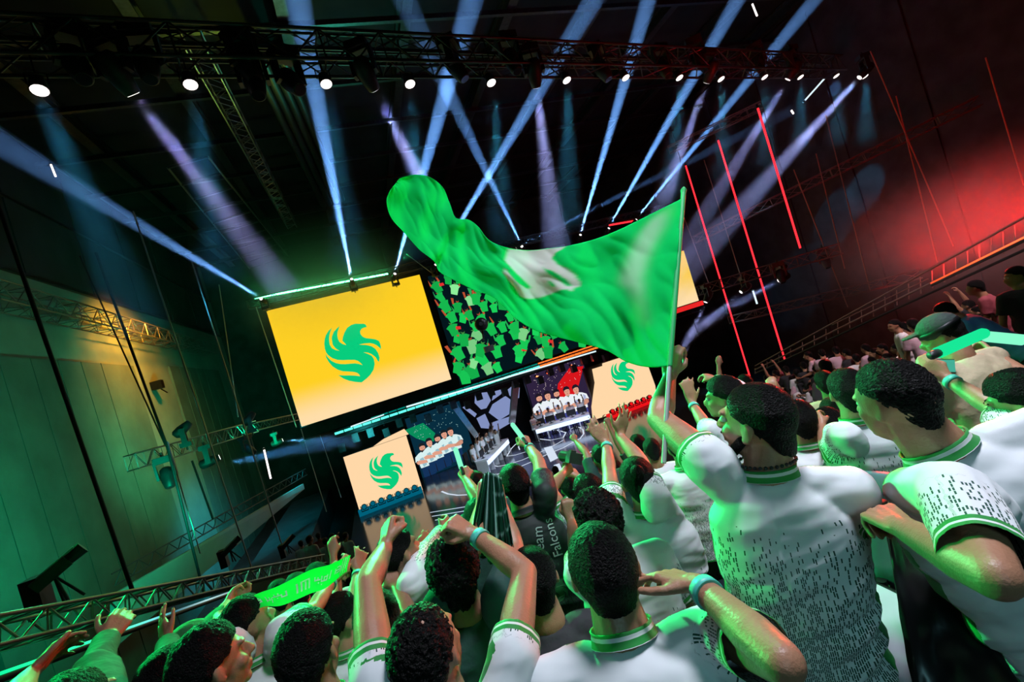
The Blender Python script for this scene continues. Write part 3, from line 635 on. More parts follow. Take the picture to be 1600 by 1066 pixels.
# upward beams from the movers on top of the upper screens
ups = [((550, 440), (465, 0), 1.7, 1.0, 'the second white blue beam from the left, rising from the yellow screen'),
       ((615, 432), (737, 0), 1.7, 1.0, 'white blue beam rising from the right end of the green light bar'),
       ((677, 418), (927, 0), 1.55, .95, 'white blue beam rising right above the crowd screen corner'),
       ((905, 371), (1013, 0), 1.5, 1.0, 'steep white blue beam rising behind the middle of the flag'),
       ((948, 361), (1152, 0), 1.5, 1.0, 'white blue beam rising next to the short red light bar'),
       ((990, 347), (1272, 0), 1.4, .95, 'rightmost bright white blue beam starting at the top edge of the flag'),
       ((817, 388), (632, 0), 1.5, .4, 'dim blue beam leaning left across two brighter beams'),
       ((800, 390), (1238, 172), .9, .22, 'thin dim blue beam crossing low towards the upper right')]
UPN = ['the second beam from the left', 'the beam right of the green bar', 'the beam above the crowd screen corner', 'the steep beam behind the flag', 'the beam beside the red bar', 'the rightmost bright beam', 'the dim beam leaning left', 'the thin dim crossing beam']
for (s_, e_, half, k, l) in ups:
    src = onY(*s_, YS-.6); end = onZ(e_[0]-28*(s_[0]-e_[0])/(s_[1]-e_[1]), -28, ZC-1.5) if e_[1] == 0 else P(*e_, 24)
    t, tip = moving_head(src-Vector((0, 0, .05)), end-src, 'black mover at the foot of '+UPN[ups.index((s_, e_, half, k, l))], 'movers on the upper screens', s=.8, up=-1, lens_m=M['lens'])
    beam(src+(end-src).normalized()*.3, end, half, 330000*k, BLUE, l, r0=.06)
src = onY(412, 468, YS-.6); end = src+(P(-30, 203, 12)-src)*1.3
end = P(-60, 188, 9.6)
moving_head(src-Vector((0, 0, .05)), end-src, 'black moving light at the left end of the green light bar', 'movers on the upper screens', s=.8, up=-1, lens_m=M['lens'])
beam(src+(end-src).normalized()*.32, end, 1.5, 120000, BLUE, 'leftmost blue beam slanting down from the left picture edge to the green light bar', r0=.06)
# lamps of the front truss: wash lamps with lit lenses
wash = [(62, 142, .75, (38, 90)), (298, 133, 1, (10, 60)), (510, 132, 1, (8, 60)), (641, 132, 1, (4, 60)), (768, 130, 1, (4, 60)), (886, 126, 1, (0, 60)), (978, 122, .9, (-3, 50)), (1062, 122, .8, (-4, 50)), (1127, 124, .8, (0, 50)), (1195, 121, .8, (0, 50)), (1251, 121, .7, (0, 40)), (1307, 119, .7, (0, 40)), (1352, 120, .7, (0, 40))]
ords = ['first', 'second', 'third', 'fourth', 'fifth', 'sixth', 'seventh', 'eighth', 'ninth', 'tenth', 'eleventh', 'twelfth', 'thirteenth']
for i, (px, py, k, dv) in enumerate(wash):
    px_, py_, d = truss_depth(px); c = P(px, py, d)
    e = P(px+dv[0]*2.2, py+dv[1]*2.2, d*1.12); ax = (e-c).normalized()
    par_lamp(c, Vector((0.05, -.25, -1)), '%s lit wash lamp from the left under the long lamp truss' % ords[i], 'wash lamps of the front truss', s=.8, top=c.z+.75)
    if i not in (6,): beam(c+ax*.03, c+ax*(4.2 if i < 8 else 3.6), 7.0, 3600*k, TEALC, 'short dim teal shaft under the %s wash lamp from the left' % ords[i], dens=.06, r0=.14)
# profile movers with lilac beams pointing down
downs = [((208, 147), (385, 375), 9, 5.0, 2000, 1.25, 'wide lilac beam slanting down right from the upper left'), ((585, 140), (668, 300), 9, 5.2, 2000, 1.2, 'lilac beam falling towards the top left of the flag'), ((838, 136), (862, 330), 10, 5.6, 2000, 1.2, 'lilac beam falling straight down above the flag emblem'),
         ((1104, 129), (1030, 330), 12, 4.6, 2200, 1.2, 'lilac beam falling left between two bright beams'), ((1231, 124), (1095, 345), 14, 4.0, 3000, 1.15, 'lilac beam crossing the middle red tube'), ((1343, 121), (1090, 400), 18, 4.0, 6000, 1.1, 'rightmost lilac beam falling far left over the red tubes')]
for (s_, e_, _, half, en, df, l) in downs:
    d = truss_depth(s_[0])[2]; c = P(*s_, d); e = P(*e_, d*df); ax = (e-c).normalized()
    moving_head(c-ax*.35, ax, 'black mover sending the '+l, 'profile movers of the front truss', s=1.15, up=1, lens_m=M['lens'])
    beam(c+ax*.10, c+(e-c)*1.5, half, en*6.0, LILAC, l, dens=.07, r0=.1)
# unlit movers on the truss
UN = ['third', 'fourth', 'fifth', 'sixth', 'seventh', 'eighth', 'ninth', 'tenth', 'eleventh', 'twelfth', 'second', 'first']
for i, (px, py, a) in enumerate([(385, 105, (.3, -.3, -1)), (398, 128, (.0, -.3, -1)), (455, 128, (.3, -.5, -.8)), (712, 105, (.3, -.2, -1)), (800, 95, (0, -.3, -1)), (940, 108, (.2, -.2, -1)), (1036, 105, (0, -.3, -1)), (1090, 92, (-.2, -.3, -1)), (1185, 98, (-.3, -.3, -1)), (1240, 100, (0, -.3, -1)), (230, 100, (0, -.3, -1)), (120, 100, (.2, -.3, -1))]):
    d = truss_depth(px)[2]
    moving_head(P(px, py, d), a, 'unlit black moving light clamped on the long lamp truss, %s from the left' % UN[i], 'unlit movers of the front truss', s=1.2, up=1)
# bright short light sticks seen edge on (fluorescent tubes of the rig)
for a_, b_, d, l in (((1255, 160), (1289, 122), 20, 'pale ladder-like lamp glowing beside the right end of the long truss'), ((79, 256), (87, 276), 11, 'tiny white lamp on the leftmost blue beam'), ((1175, 5), (1183, 25), 16, 'tiny white lamp near the top above the long truss'), ((1236, 172), (1240, 178), 22, 'tiny white lamp left of the tallest red tube'), ((412, 700), (423, 748), 12, 'thin white shining sliver right of the short lamp truss'), ((1176, 453), (1183, 475), 20, 'thin white shining sliver beside the middle red tube')):
    A_, B_ = P(*a_, d), P(*b_, d); t = empty('tube_lamp', A_, l, 'lamp'); rod('tube', A_, B_, .02*d/11, M['lens'] if d != 20 else WH, t); rod('socket', A_, A_.lerp(B_, .06), .03*d/11, M['black'], t)
# right hand small beams on the brown truss
for s_, e_, en, l in (((1216, 439), (1110, 500), 1400, 'lilac beam from the right end of the lower brown truss'), ((1157, 457), (1085, 520), 900, 'lilac beam in the middle of the lower brown truss'), ((1102, 473), (1062, 560), 900, 'lilac beam beside the corner of the yellow screen')):
    c = P(*s_, 19); e = P(*e_, 19); ax = (e-c).normalized()
    moving_head(c-ax*.3, ax, 'moving light with the '+l, 'movers of the brown truss', s=.9, lens_m=M['lens']); beam(c+ax*.10, c+(e-c)*1.1, 4.5, en*5, LILAC, l, dens=.1, r0=.07)
for px, py, dn in ((875, 398, 0), (1290, 402, 1), (1220, 425, 1)):
    if dn: moving_head(P(px, py+6, 18), (-.3, -.3, -1), 'unlit moving light hanging on the lower brown truss, %s' % ('near its right end' if px > 1250 else 'near its middle'), 'unlit movers of the brown truss', s=1)
# left short truss lamps
moving_head(P(262, 745, 12), (.1, -.4, -1), 'black moving light hanging from the left end of the short lamp truss', None, s=1.0)
t, tip = moving_head(P(326, 722, 13), (1, .25, .12), 'black moving light sending a blue beam from the short lamp truss', None, s=.9, lens_m=M['lens'])
e = P(520, 690, 17); beam(P(347, 727, 13), e, 4.2, 4500, (.1, .45, 1), 'blue beam running right from the short lamp truss', dens=.1, r0=.07)
beam(P(441, 688, 18), P(560, 690, 21), 5, 2600, (.1, .45, 1), 'small blue beam left of the stage header', dens=.1, r0=.06)
moving_head(P(284, 672, 13), (.8, .2, .5), 'black moving light standing on the left part of the short lamp truss', None, s=.9, up=-1)
moving_head(P(388, 655, 16), (.7, .2, .6), 'black moving light standing on the right part of the short lamp truss', None, s=.9, up=-1)
moving_head(P(388, 702, 16), (.5, -.3, -.5), 'black moving light hanging under the right part of the short lamp truss', None, s=.9)
moving_head(P(432, 692, 19), (1, .1, .1), 'small moving light sending the blue beam left of the stage header', None, s=.8, lens_m=M['lens'])
# follow lamps on the barrier: box on tripod with a long green lit barrel
def barrier_lamp(px, py, d, s, label):
    c = P(px, py, d); t = empty('barrier_lamp', c, label, 'moving light', 'lamps on the left barrier truss')
    ax = Vector((.75, .35, .42)).normalized(); side = ax.cross(Vector((0, 0, 1))).normalized(); up = side.cross(ax)
    R3 = Matrix((ax, side, up)).transposed()
    mb = MB(); mb.box(c, (.22*s, .09*s, .08*s), R3); mb.tube(c+ax*.2*s, c+ax*.42*s, .08*s, .095*s, 12); h = mb.build('head', M['plastic'], t)
    mb = MB(); mb.box(c+up*.085*s+ax*.12*s, (.24*s, .05*s, .012*s), R3); mb.build('top_fin', M['truss'], h)
    mb = MB(); mb.box(c+Vector((-.22*s, .02, -.24*s)), (.1*s, .13*s, .27*s)); mb.build('ballast_box', M['plastic'], t)
    for q in (-1, 0, 1): rod('leg', c-up*.05*s, c+Vector((.1*s+.12*q*s, .12*s*abs(q), -.46*s)), .02*s, M['plastic'], t)
barrier_lamp(80, 897, 4.6, .72, 'largest black lamp on the left barrier truss, near the picture edge')
barrier_lamp(357, 858, 9.0, .62, 'middle black lamp on the left barrier truss')
barrier_lamp(447, 850, 11.5, .6, 'smallest black lamp at the far end of the left barrier truss')

# haze hanging around the green bar and over the red railing light
def haze_cloud(name, c, r, dens, label):
    s_ = MB(); nu, nv = 20, 12; v = []; f = []
    for j in range(nv+1):
        for i in range(nu): ph, t = math.pi*j/nv, 2*math.pi*i/nu; v.append(Vector(c)+Vector((r[0]*math.sin(ph)*math.cos(t), r[1]*math.sin(ph)*math.sin(t), r[2]*math.cos(ph))))
    for j in range(nv):
        for i in range(nu): f.append((j*nu+i, (j+1)*nu+i, (j+1)*nu+(i+1) % nu, j*nu+(i+1) % nu))
    me = mesh(name, v, f); bm = bmesh.new(); bm.from_mesh(me); bmesh.ops.remove_doubles(bm, verts=bm.verts, dist=1e-4); bmesh.ops.recalc_face_normals(bm, faces=bm.faces); bm.to_mesh(me); bm.free()
    m = bpy.data.materials.new('thinning_haze_'+name); m.use_nodes = True; nt = m.node_tree; nt.nodes.clear()
    g = nt.nodes.new('ShaderNodeNewGeometry'); vm = nt.nodes.new('ShaderNodeVectorMath'); vm.operation = 'SUBTRACT'; vm.inputs[1].default_value = tuple(c); nt.links.new(g.outputs['Position'], vm.inputs[0])
    vd = nt.nodes.new('ShaderNodeVectorMath'); vd.operation = 'DIVIDE'; vd.inputs[1].default_value = tuple(r); nt.links.new(vm.outputs[0], vd.inputs[0]); vl = nt.nodes.new('ShaderNodeVectorMath'); vl.operation = 'LENGTH'; nt.links.new(vd.outputs[0], vl.inputs[0])
    mr = nt.nodes.new('ShaderNodeMapRange'); mr.interpolation_type = 'SMOOTHERSTEP'; mr.inputs['From Min'].default_value = 1.0; mr.inputs['From Max'].default_value = 0.0; mr.inputs['To Min'].default_value = 0; mr.inputs['To Max'].default_value = dens; nt.links.new(vl.outputs['Value'], mr.inputs[0])
    vs_ = nt.nodes.new('ShaderNodeVolumeScatter'); nt.links.new(mr.outputs[0], vs_.inputs['Density']); o_ = nt.nodes.new('ShaderNodeOutputMaterial'); nt.links.new(vs_.outputs[0], o_.inputs['Volume'])
    return props(link(name, me, m), label, 'haze', None, 'stuff')
haze_cloud('haze', (-.7, YS-.4, 12.2), (6.0, 2.0, 4.2), .35, 'green glowing haze over the bright green light bar')

for q_ in ((1470, 430, 10.0), (1535, 397, 9.2), (1595, 366, 8.4), (1650, 338, 7.8)):
    c = P(*q_); lamp('SPOT', 'red_strip_glow', c, c+Vector((1.5, 1.0, 3.0)), 420, (1.0, .01, .01), size=.25, spot=150, blend=1)
haze_cloud('haze', P(1590, 345, 9.6), (4.6, 4.2, 2.2), .085, 'red glowing haze above the bright red strip on the right railing')
# ------------------------------------------------------------------ people
def skin_mat(name, c, rough=.42):
    return mat(name, c, rough, vary=.10, scale=14, bump=.12, bscale=160, spec=.45)
SKIN = [skin_mat('skin_tan', (.40, .195, .115)), skin_mat('skin_brown', (.28, .13, .075)), skin_mat('skin_light', (.48, .26, .165))]
def hair_mat(name, c, sc_=190):
    m = mat(name, c, .5, vary=.5, scale=60, bump=1.0, bscale=sc_, spec=.15); return m
HAIR = hair_mat('black_hair', (.0035, .003, .003)); HAIRC = hair_mat('black_curly_hair', (.0045, .004, .0038), 110)
EYEW = mat('eye_white', (.7, .68, .64), .2); EYED = mat('eye_dark', (.02, .012, .008), .1)
DENIM = mat('dark_trousers', (.018, .020, .026), .8, vary=.3, scale=30, bump=.3, bscale=200)
SHOE = mat('dark_shoes', (.03, .03, .03), .5)
BAND = mat('turquoise_wristband', (.10, .62, .50), .4, vary=.1, scale=60)
COLLAR_G = (.02, .28, .05)
def math_node(nt, op, a, b=None):
    n = nt.nodes.new('ShaderNodeMath'); n.operation = op
    for i, v in enumerate((a, b)):
        if v is None: continue
        if isinstance(v, (int, float)): n.inputs[i].default_value = v
        else: nt.links.new(v, n.inputs[i])
    return n.outputs[0]
def jersey_mat(name, base, dash, band, stripe, pitch=.0062):
    """knitted shirt: columns of dashes thickening towards the hem, ribbed band with a stripe at cuffs and hem"""
    m = bpy.data.materials.new(name); m.use_nodes = True; nt = m.node_tree; b = nt.nodes['Principled BSDF']; b.inputs['Roughness'].default_value = .62
    b.inputs['Sheen Weight'].default_value = .12 if base[0] > .3 else 0; b.inputs['Specular IOR Level'].default_value = .3
    a = nt.nodes.new('ShaderNodeAttribute'); a.attribute_name = 'suv'; s = nt.nodes.new('ShaderNodeSeparateXYZ'); nt.links.new(a.outputs['Vector'], s.inputs[0])
    a2 = nt.nodes.new('ShaderNodeAttribute'); a2.attribute_name = 'edge'; s2 = nt.nodes.new('ShaderNodeSeparateXYZ'); nt.links.new(a2.outputs['Vector'], s2.inputs[0])
    u = math_node(nt, 'DIVIDE', s.outputs[0], pitch); cu = math_node(nt, 'FLOOR', u); fu = math_node(nt, 'FRACT', u)
    w1 = nt.nodes.new('ShaderNodeTexWhiteNoise'); w1.noise_dimensions = '1D'; nt.links.new(cu, w1.inputs['W'])
    v = math_node(nt, 'ADD', math_node(nt, 'DIVIDE', s.outputs[1], pitch*2.4), math_node(nt, 'MULTIPLY', w1.outputs[0], 7)); cv = math_node(nt, 'FLOOR', v); fv = math_node(nt, 'FRACT', v)
    cb = nt.nodes.new('ShaderNodeCombineXYZ'); nt.links.new(cu, cb.inputs[0]); nt.links.new(cv, cb.inputs[1])
    w2 = nt.nodes.new('ShaderNodeTexWhiteNoise'); w2.noise_dimensions = '2D'; nt.links.new(cb.outputs[0], w2.inputs['Vector'])
    on = math_node(nt, 'LESS_THAN', w2.outputs[0], s.outputs[2])
    k = math_node(nt, 'MULTIPLY', on, math_node(nt, 'LESS_THAN', fu, .58)); k = math_node(nt, 'MULTIPLY', k, math_node(nt, 'LESS_THAN', fv, .86))
    mx = nt.nodes.new('ShaderNodeMixRGB'); mx.inputs[1].default_value = (*base, 1); mx.inputs[2].default_value = (*dash, 1); nt.links.new(k, mx.inputs[0])
    inb = math_node(nt, 'LESS_THAN', s2.outputs[0], .030)
    st = math_node(nt, 'MULTIPLY', math_node(nt, 'GREATER_THAN', s2.outputs[0], .010), math_node(nt, 'LESS_THAN', s2.outputs[0], .017))
    m2 = nt.nodes.new('ShaderNodeMixRGB'); m2.inputs[2].default_value = (*band, 1); nt.links.new(mx.outputs[0], m2.inputs[1]); nt.links.new(inb, m2.inputs[0])
    m3 = nt.nodes.new('ShaderNodeMixRGB'); m3.inputs[2].default_value = (*stripe, 1); nt.links.new(m2.outputs[0], m3.inputs[1]); nt.links.new(st, m3.inputs[0])
    m4 = nt.nodes.new('ShaderNodeMixRGB'); m4.inputs[2].default_value = (*band, 1); nt.links.new(m3.outputs[0], m4.inputs[1]); nt.links.new(math_node(nt, 'GREATER_THAN', s2.outputs[1], .5), m4.inputs[0])
    nt.links.new(m4.outputs[0], b.inputs['Base Color'])
    tc = nt.nodes.new('ShaderNodeTexCoord'); n = nt.nodes.new('ShaderNodeTexNoise'); n.inputs['Scale'].default_value = 5; n.inputs['Detail'].default_value = 1.5
    mp = nt.nodes.new('ShaderNodeMapping'); mp.inputs['Scale'].default_value = (.7, .7, 1.9); nt.links.new(tc.outputs['Object'], mp.inputs[0]); nt.links.new(mp.outputs[0], n.inputs['Vector'])
    bp = nt.nodes.new('ShaderNodeBump'); bp.inputs['Strength'].default_value = .8; bp.inputs['Distance'].default_value = .05; nt.links.new(n.outputs[0], bp.inputs['Height']); nt.links.new(bp.outputs[0], b.inputs['Normal'])
    return m
JERSEY = jersey_mat('white_patterned_jersey', (.80, .83, .85), (.008, .07, .05), COLLAR_G, (.8, .85, .82))
DARKJ = jersey_mat('dark_patterned_jersey', (.016, .026, .024), (.03, .09, .06), (.01, .012, .012), (.02, .03, .03))
GTEE = mat('dark_green_tee', (.010, .055, .045), .8, vary=.2, scale=12, bump=.5, bscale=14)
BEIGE = mat('beige_tee', (.52, .42, .27), .8, vary=.08, scale=12, bump=.5, bscale=14)
TEE = {'white': mat('plain_white_tee', (.72, .74, .78), .8, bump=.5, bscale=12), 'pink': mat('pale_pink_tee', (.62, .42, .50), .8, bump=.5, bscale=12), 'blue': mat('blue_tee', (.06, .22, .42), .8, bump=.5, bscale=12),
       'black': mat('black_tee', (.02, .02, .025), .8, bump=.5, bscale=12), 'grey': mat('grey_tee', (.22, .2, .22), .8, bump=.5, bscale=12), 'maroon': mat('dark_red_tee', (.30, .05, .07), .8, bump=.5, bscale=12)}

class Solid:
    """closed overlapping volumes that a voxel remesh fuses into one continuous surface"""
    def __init__(s): s.v = []; s.f = []
    def add(s, v, f):
        n = len(s.v); s.v += v; s.f += [tuple(i+n for i in q) for q in f]
    def ell(s, c, r, R=None, nu=14, nv=9):
        c = Vector(c); v = [c+(R @ Vector((0, 0, r[2])) if R else Vector((0, 0, r[2])))]
        for j in range(1, nv):
            ph = math.pi*j/nv
            for i in range(nu):
                t = 2*math.pi*i/nu; p = Vector((r[0]*math.sin(ph)*math.cos(t), r[1]*math.sin(ph)*math.sin(t), r[2]*math.cos(ph))); v.append(c+(R @ p if R else p))
        v.append(c-(R @ Vector((0, 0, r[2])) if R else Vector((0, 0, r[2]))))
        f = [(0, 1+i, 1+(i+1) % nu) for i in range(nu)]
        for j in range(nv-2):
            for i in range(nu): f.append((1+j*nu+i, 1+(j+1)*nu+i, 1+(j+1)*nu+(i+1) % nu, 1+j*nu+(i+1) % nu))
        l = len(v)-1; b = 1+(nv-2)*nu; f += [(l, b+(i+1) % nu, b+i) for i in range(nu)]
        s.add(v, f)
    def cap(s, a, b, r0, r1, n=12):
        a, b = Vector(a), Vector(b); d = b-a; L = d.length
        if L < 1e-5: return s.ell(a, (r0, r0, r0))
        q = d.to_track_quat('Z', 'Y').to_matrix(); prof = []
        for j in range(1, 4): t = math.pi/2*j/4; prof.append((-r0*math.cos(t), r0*math.sin(t)))
        prof.append((0, r0)); prof.append((L, r1))
        for j in (3, 2, 1): t = math.pi/2*j/4; prof.append((L+r1*math.cos(t), r1*math.sin(t)))
        v = [a+q @ Vector((0, 0, -r0))]
        for z, r in prof:
            for i in range(n): t = 2*math.pi*i/n; v.append(a+q @ Vector((r*math.cos(t), r*math.sin(t), z)))
        v.append(a+q @ Vector((0, 0, L+r1)))
        f = [(0, 1+(i+1) % n, 1+i) for i in range(n)]
        for j in range(len(prof)-1):
            for i in range(n): f.append((1+j*n+i, 1+j*n+(i+1) % n, 1+(j+1)*n+(i+1) % n, 1+(j+1)*n+i))
        l = len(v)-1; bb = 1+(len(prof)-1)*n; f += [(l, bb+i, bb+(i+1) % n) for i in range(n)]
        s.add(v, f)
    def loft(s, secs, n=20):
        """secs: (centre, half width vector, half depth vector)"""
        v = []
        for c, a, b in secs:
            for i in range(n):
                t = 2*math.pi*i/n; ct, st = math.cos(t), math.sin(t)
                e = lambda x: math.copysign(abs(x)**.85, x)
                v.append(c+a*e(ct)+b*e(st))
        m = len(secs); f = []
        for j in range(m-1):
            for i in range(n): f.append((j*n+i, j*n+(i+1) % n, (j+1)*n+(i+1) % n, (j+1)*n+i))
        # orient outward
        vol = sum((v[a].dot(v[b_].cross(v[c_])) for a, b_, c_ in ((q[0], q[1], q[2]) for q in f))) if 0 else 0
        f += [tuple(reversed(range(n))), tuple(range((m-1)*n, m*n))]
        s.add(v, f)
    def remesh(s, voxel, smooth=3, factor=.5):
        me = mesh('tmp', s.v, s.f); bm = bmesh.new(); bm.from_mesh(me); bmesh.ops.recalc_face_normals(bm, faces=bm.faces); bm.to_mesh(me); bm.free()
        o = bpy.data.objects.new('tmp', me); COL.objects.link(o)
        r = o.modifiers.new('r', 'REMESH'); r.mode = 'VOXEL'; r.voxel_size = voxel; r.use_smooth_shade = True
        if smooth: sm = o.modifiers.new('s', 'SMOOTH'); sm.iterations = smooth; sm.factor = factor
        dg = bpy.context.evaluated_depsgraph_get(); out = bpy.data.meshes.new_from_object(o.evaluated_get(dg))
        bpy.data.objects.remove(o); bpy.data.meshes.remove(me); out.shade_smooth(); return out

def reach(S0, px, L, near, slack=1.2):
    """the point on the sight line through px at limb length L from the joint S0"""
    r = ray(*px); r = r/np.linalg.norm(r); s = np.array(S0)-EYE; b = r @ s; c = s @ s-L*L; disc = b*b-c
    t = b-math.sqrt(disc) if near and disc > 0 else (b+math.sqrt(disc) if disc > 0 else b)
    q = Vector(EYE+r*t); d = q-Vector(S0)
    if d.length > L*slack: q = Vector(S0)+d*(L*slack/d.length)
    return q

FING = [(.033, .088, .040, .024, .019, .0090), (.011, .093, .044, .028, .020, .0092), (-.011, .089, .041, .026, .019, .0088), (-.031, .080, .032, .020, .017, .0080)]
def hand(sol, w, d, palm, side, pose='fist', k=1.0, spread=0):
    """w wrist, d direction of the hand, palm normal, side=+1 when the thumb lies on the X side"""
    z = d.normalized(); y = (palm-z*palm.dot(z)).normalized(); x = y.cross(z)*side
    T = lambda a, b, c: w+(x*a+y*b+z*c)*k
    for i, (fx, fz, l1, l2, l3, r) in enumerate(FING):
        sol.cap(T(fx*.55, 0, .005), T(fx, 0, fz*.96), .0145*k, .0125*k, 8)
        a = {'fist': (78, 95, 60), 'open': (4, 8, 6), 'relax': (22, 28, 20), 'grip': (55, 62, 38), 'curl': (40, 50, 30)}[pose]
        an = 0; p = Vector((fx, -.001, fz)); lat = {'open': .22, 'relax': .06}.get(pose, 0)*(1.5-i)/1.5+spread*(1.5-i)
        for l, da in zip((l1, l2, l3), a):
            an += math.radians(da); q = p+Vector((l*math.sin(lat)*math.cos(an), l*math.sin(an), l*math.cos(an)*math.cos(lat)))
            sol.cap(T(*p), T(*q), r*k, r*.9*k, 8); p = q
    if pose in ('fist', 'grip', 'curl'): tp = [(.022, .008, .020), (.046, .026, .046), (.040, .046, .068), (.014, .050, .076)]
    else: tp = [(.022, .004, .018), (.052, .014, .048), (.068, .020, .075), (.076, .022, .098)]
    for i in range(3): sol.cap(T(*tp[i]), T(*tp[i+1]), (.0150, .0118, .0105)[i]*k, (.0118, .0105, .0092)[i]*k, 8)

def smoothstep(a, b, x): t = min(1, max(0, (x-a)/(b-a))); return t*t*(3-2*t)
def seg_d(p, a, b):
    ab = b-a; t = max(0, min(1, (p-a).dot(ab)/ab.length_squared)); return (p-a-ab*t).length, t

def person(label, head, d, yaw=0, hyaw=None, pitch=0, hroll=0, lean=8, bend=0, arms=(), shirt='jersey', skin=0, hair='short', voxel=None, size=1.0, group=None, wide=1.0, at_floor=True, legs=True,
           collar=True, cap=None, cuffs=(), dens0=.22, dens1=.62, seed=0, sleeve=.72, eyes=False, name='person', H=None, beard=False, torso_roll=0, trouser=None, drop=0, hk=1.0):
    vx = voxel or max(.0062, min(.022, .0049*d)); R = random.Random(seed)
    H = P(*head, d) if H is None else Vector(H)
    z = Vector((0, 0, 1)); yw = math.radians(yaw); fw = Vector((math.sin(yw), math.cos(yw), 0)); rt = Vector((math.cos(yw), -math.sin(yw), 0))
    hy = math.radians(yaw if hyaw is None else hyaw)
    RH = (Matrix.Rotation(-hy, 3, 'Z') @ Matrix.Rotation(math.radians(pitch), 3, 'X') @ Matrix.Rotation(math.radians(hroll), 3, 'Y'))
    k = size
    HL = lambda x, y, zz: H+RH @ (Vector((x, y, zz))*(k*hk))
    ln = math.radians(lean); tr = math.radians(torso_roll)
    up = (z*math.cos(ln)*math.cos(tr)+fw*math.sin(ln)+rt*math.sin(tr)).normalized()          # spine direction
    fw2 = (fw-up*fw.dot(up)).normalized(); rt2 = fw2.cross(up).normalized()
    N = H-up*.148*k-fw*.02*k                                           # base of the neck
    sol = Solid()
    # head
    sol.ell(HL(0, -.012, .022), (.078*k, .097*k, .092*k), RH, 18, 12)
    sol.ell(HL(0, .034, -.040), (.060*k, .060*k, .076*k), RH); sol.ell(HL(0, .072, -.098), (.026*k, .022*k, .020*k), RH); sol.ell(HL(0, .02, -.078), (.056*k, .05*k, .034*k), RH)
    sol.cap(HL(0, .092, .012), HL(0, .116, -.028), .008*k, .0135*k, 8)
    for q in (-1, 1):
        sol.ell(HL(q*.026, .084, .028), (.030*k, .014*k, .010*k), RH); sol.ell(HL(q*.036, .062, -.030), (.027*k, .028*k, .024*k), RH)
        sol.ell(HL(q*.010, .107, -.032), (.010*k, .010*k, .008*k), RH, 8, 6)
        Re = RH @ Matrix.Rotation(q*math.radians(22), 3, 'Z'); sol.ell(HL(q*.083, -.012, -.008), (.008*k, .019*k, .031*k), Re); sol.ell(HL(q*.080, -.004, -.028), (.009*k, .012*k, .013*k), Re)
    sol.ell(HL(0, .098, -.058), (.023*k, .010*k, .007*k), RH, 10, 6); sol.ell(HL(0, .096, -.071), (.020*k, .010*k, .008*k), RH, 10, 6)
    sol.cap(HL(0, -.028, -.06), N+up*.0*k, .059*k*math.sqrt(wide), .070*k*math.sqrt(wide), 14)
    # shoulders and arms
    info = {}; shl = {}
    for a in arms: info[a['s']] = a
    body = []
    for q, sname in ((-1, 'L'), (1, 'R')):
        a = info.get(sname, {}); hi = a.get('lift', .5 if 'elbow' in a else 0)
        S0 = N-up*(.075-.07*hi)*k+rt2*q*(.185-.02*hi)*k*wide+fw2*.0
        if 'shoulder' in a: S0 = reach(N-up*.05*k, a['shoulder'], .19*k*wide, a.get('snear', True), 1.15)
        LU, LF = .29*k*a.get('len', 1), .255*k*a.get('len', 1)
        if 'elbow' in a: E = reach(S0, a['elbow'], LU, a.get('en', False), a.get('slack', 1.15)); W = reach(E, a['wrist'], LF, a.get('wn', False), a.get('slack', 1.15))
        elif 'vec' in a: E = S0+(rt2*q*a['vec'][0]+fw2*a['vec'][1]+up*a['vec'][2]).normalized()*LU; W = E+(rt2*q*a['vec'][3]+fw2*a['vec'][4]+up*a['vec'][5]).normalized()*LF
        else: E = S0+(rt2*q*.22+fw2*.05-z).normalized()*LU; W = E+(fw2*.35-z).normalized()*LF
        shl[sname] = (S0, E, W)
        hd = (reach(W, a['tip'], .10*k, a.get('tn', False))-W).normalized() if 'tip' in a else (W-E).normalized()
        pm = Vector(a['palm']) if 'palm' in a else fw*1.0+rt*(-q)*.3
        sol.cap(N-up*.07*k+rt2*q*.08*k, S0-up*.01*k, .040*k, .046*k)
        sol.cap(S0, S0.lerp(E, .45), .050*k*a.get('fat', 1), .050*k*a.get('fat', 1)); sol.cap(S0.lerp(E, .45), E, .050*k*a.get('fat', 1), .040*k*a.get('fat', 1))
        sol.cap(E, E.lerp(W, .3), .040*k*a.get('fat', 1), .043*k*a.get('fat', 1)); sol.cap(E.lerp(W, .3), W, .043*k*a.get('fat', 1), .027*k)
        if not a.get('nohand'): 
            sol.cap(W, W+hd*.02*k, .026*k, .024*k)
            hand(sol, W+hd*.008*k, hd, pm, a.get('thumb', -q), a.get('pose', 'relax'), k*1.03)
        a['hd'] = hd; a['W'] = W; a['E'] = E; a['pm'] = pm; info[sname] = a
    # trunk core inside the shirt
    sec = lambda t, hw, hdp, off=0: (N-up*t*k*(1)+fw2*off*k, rt2*hw*k*wide, fw2*hdp*k*(wide**.5))
    core = [sec(.0, .05, .05), sec(.07, .10, .065), sec(.14, .145, .09), sec(.35, .14, .095), sec(.56, .15, .1)]
    sol.loft(core)
    T = empty(name, (H.x, H.y, 0), label, 'person', group)
    fz = stand_z(H.y) if at_floor else 0.0
    T.location.z = fz
    me = sol.remesh(vx, 2 if vx < .009 else 1)
    skm = SKIN[skin] if isinstance(skin, int) else skin
    bo = link('body', me, skm, T)
    # shirt
    sh = Solid(); pel = N-up*.60*k
    w_ = wide; SL = .70
    secs = [sec(.012, .070, .066), sec(.035, .105, .080), sec(.065, .150, .100), sec(.12, .192, .120, .0), sec(.22, .200, .130, .005), sec(.36, .188, .130, .012), sec(.50, .182, .132, .015), sec(.62, .186, .134, .01), sec(SL+.02, .190, .136, .008)]
    sh.loft(secs, 24)
    cuffs_ = []
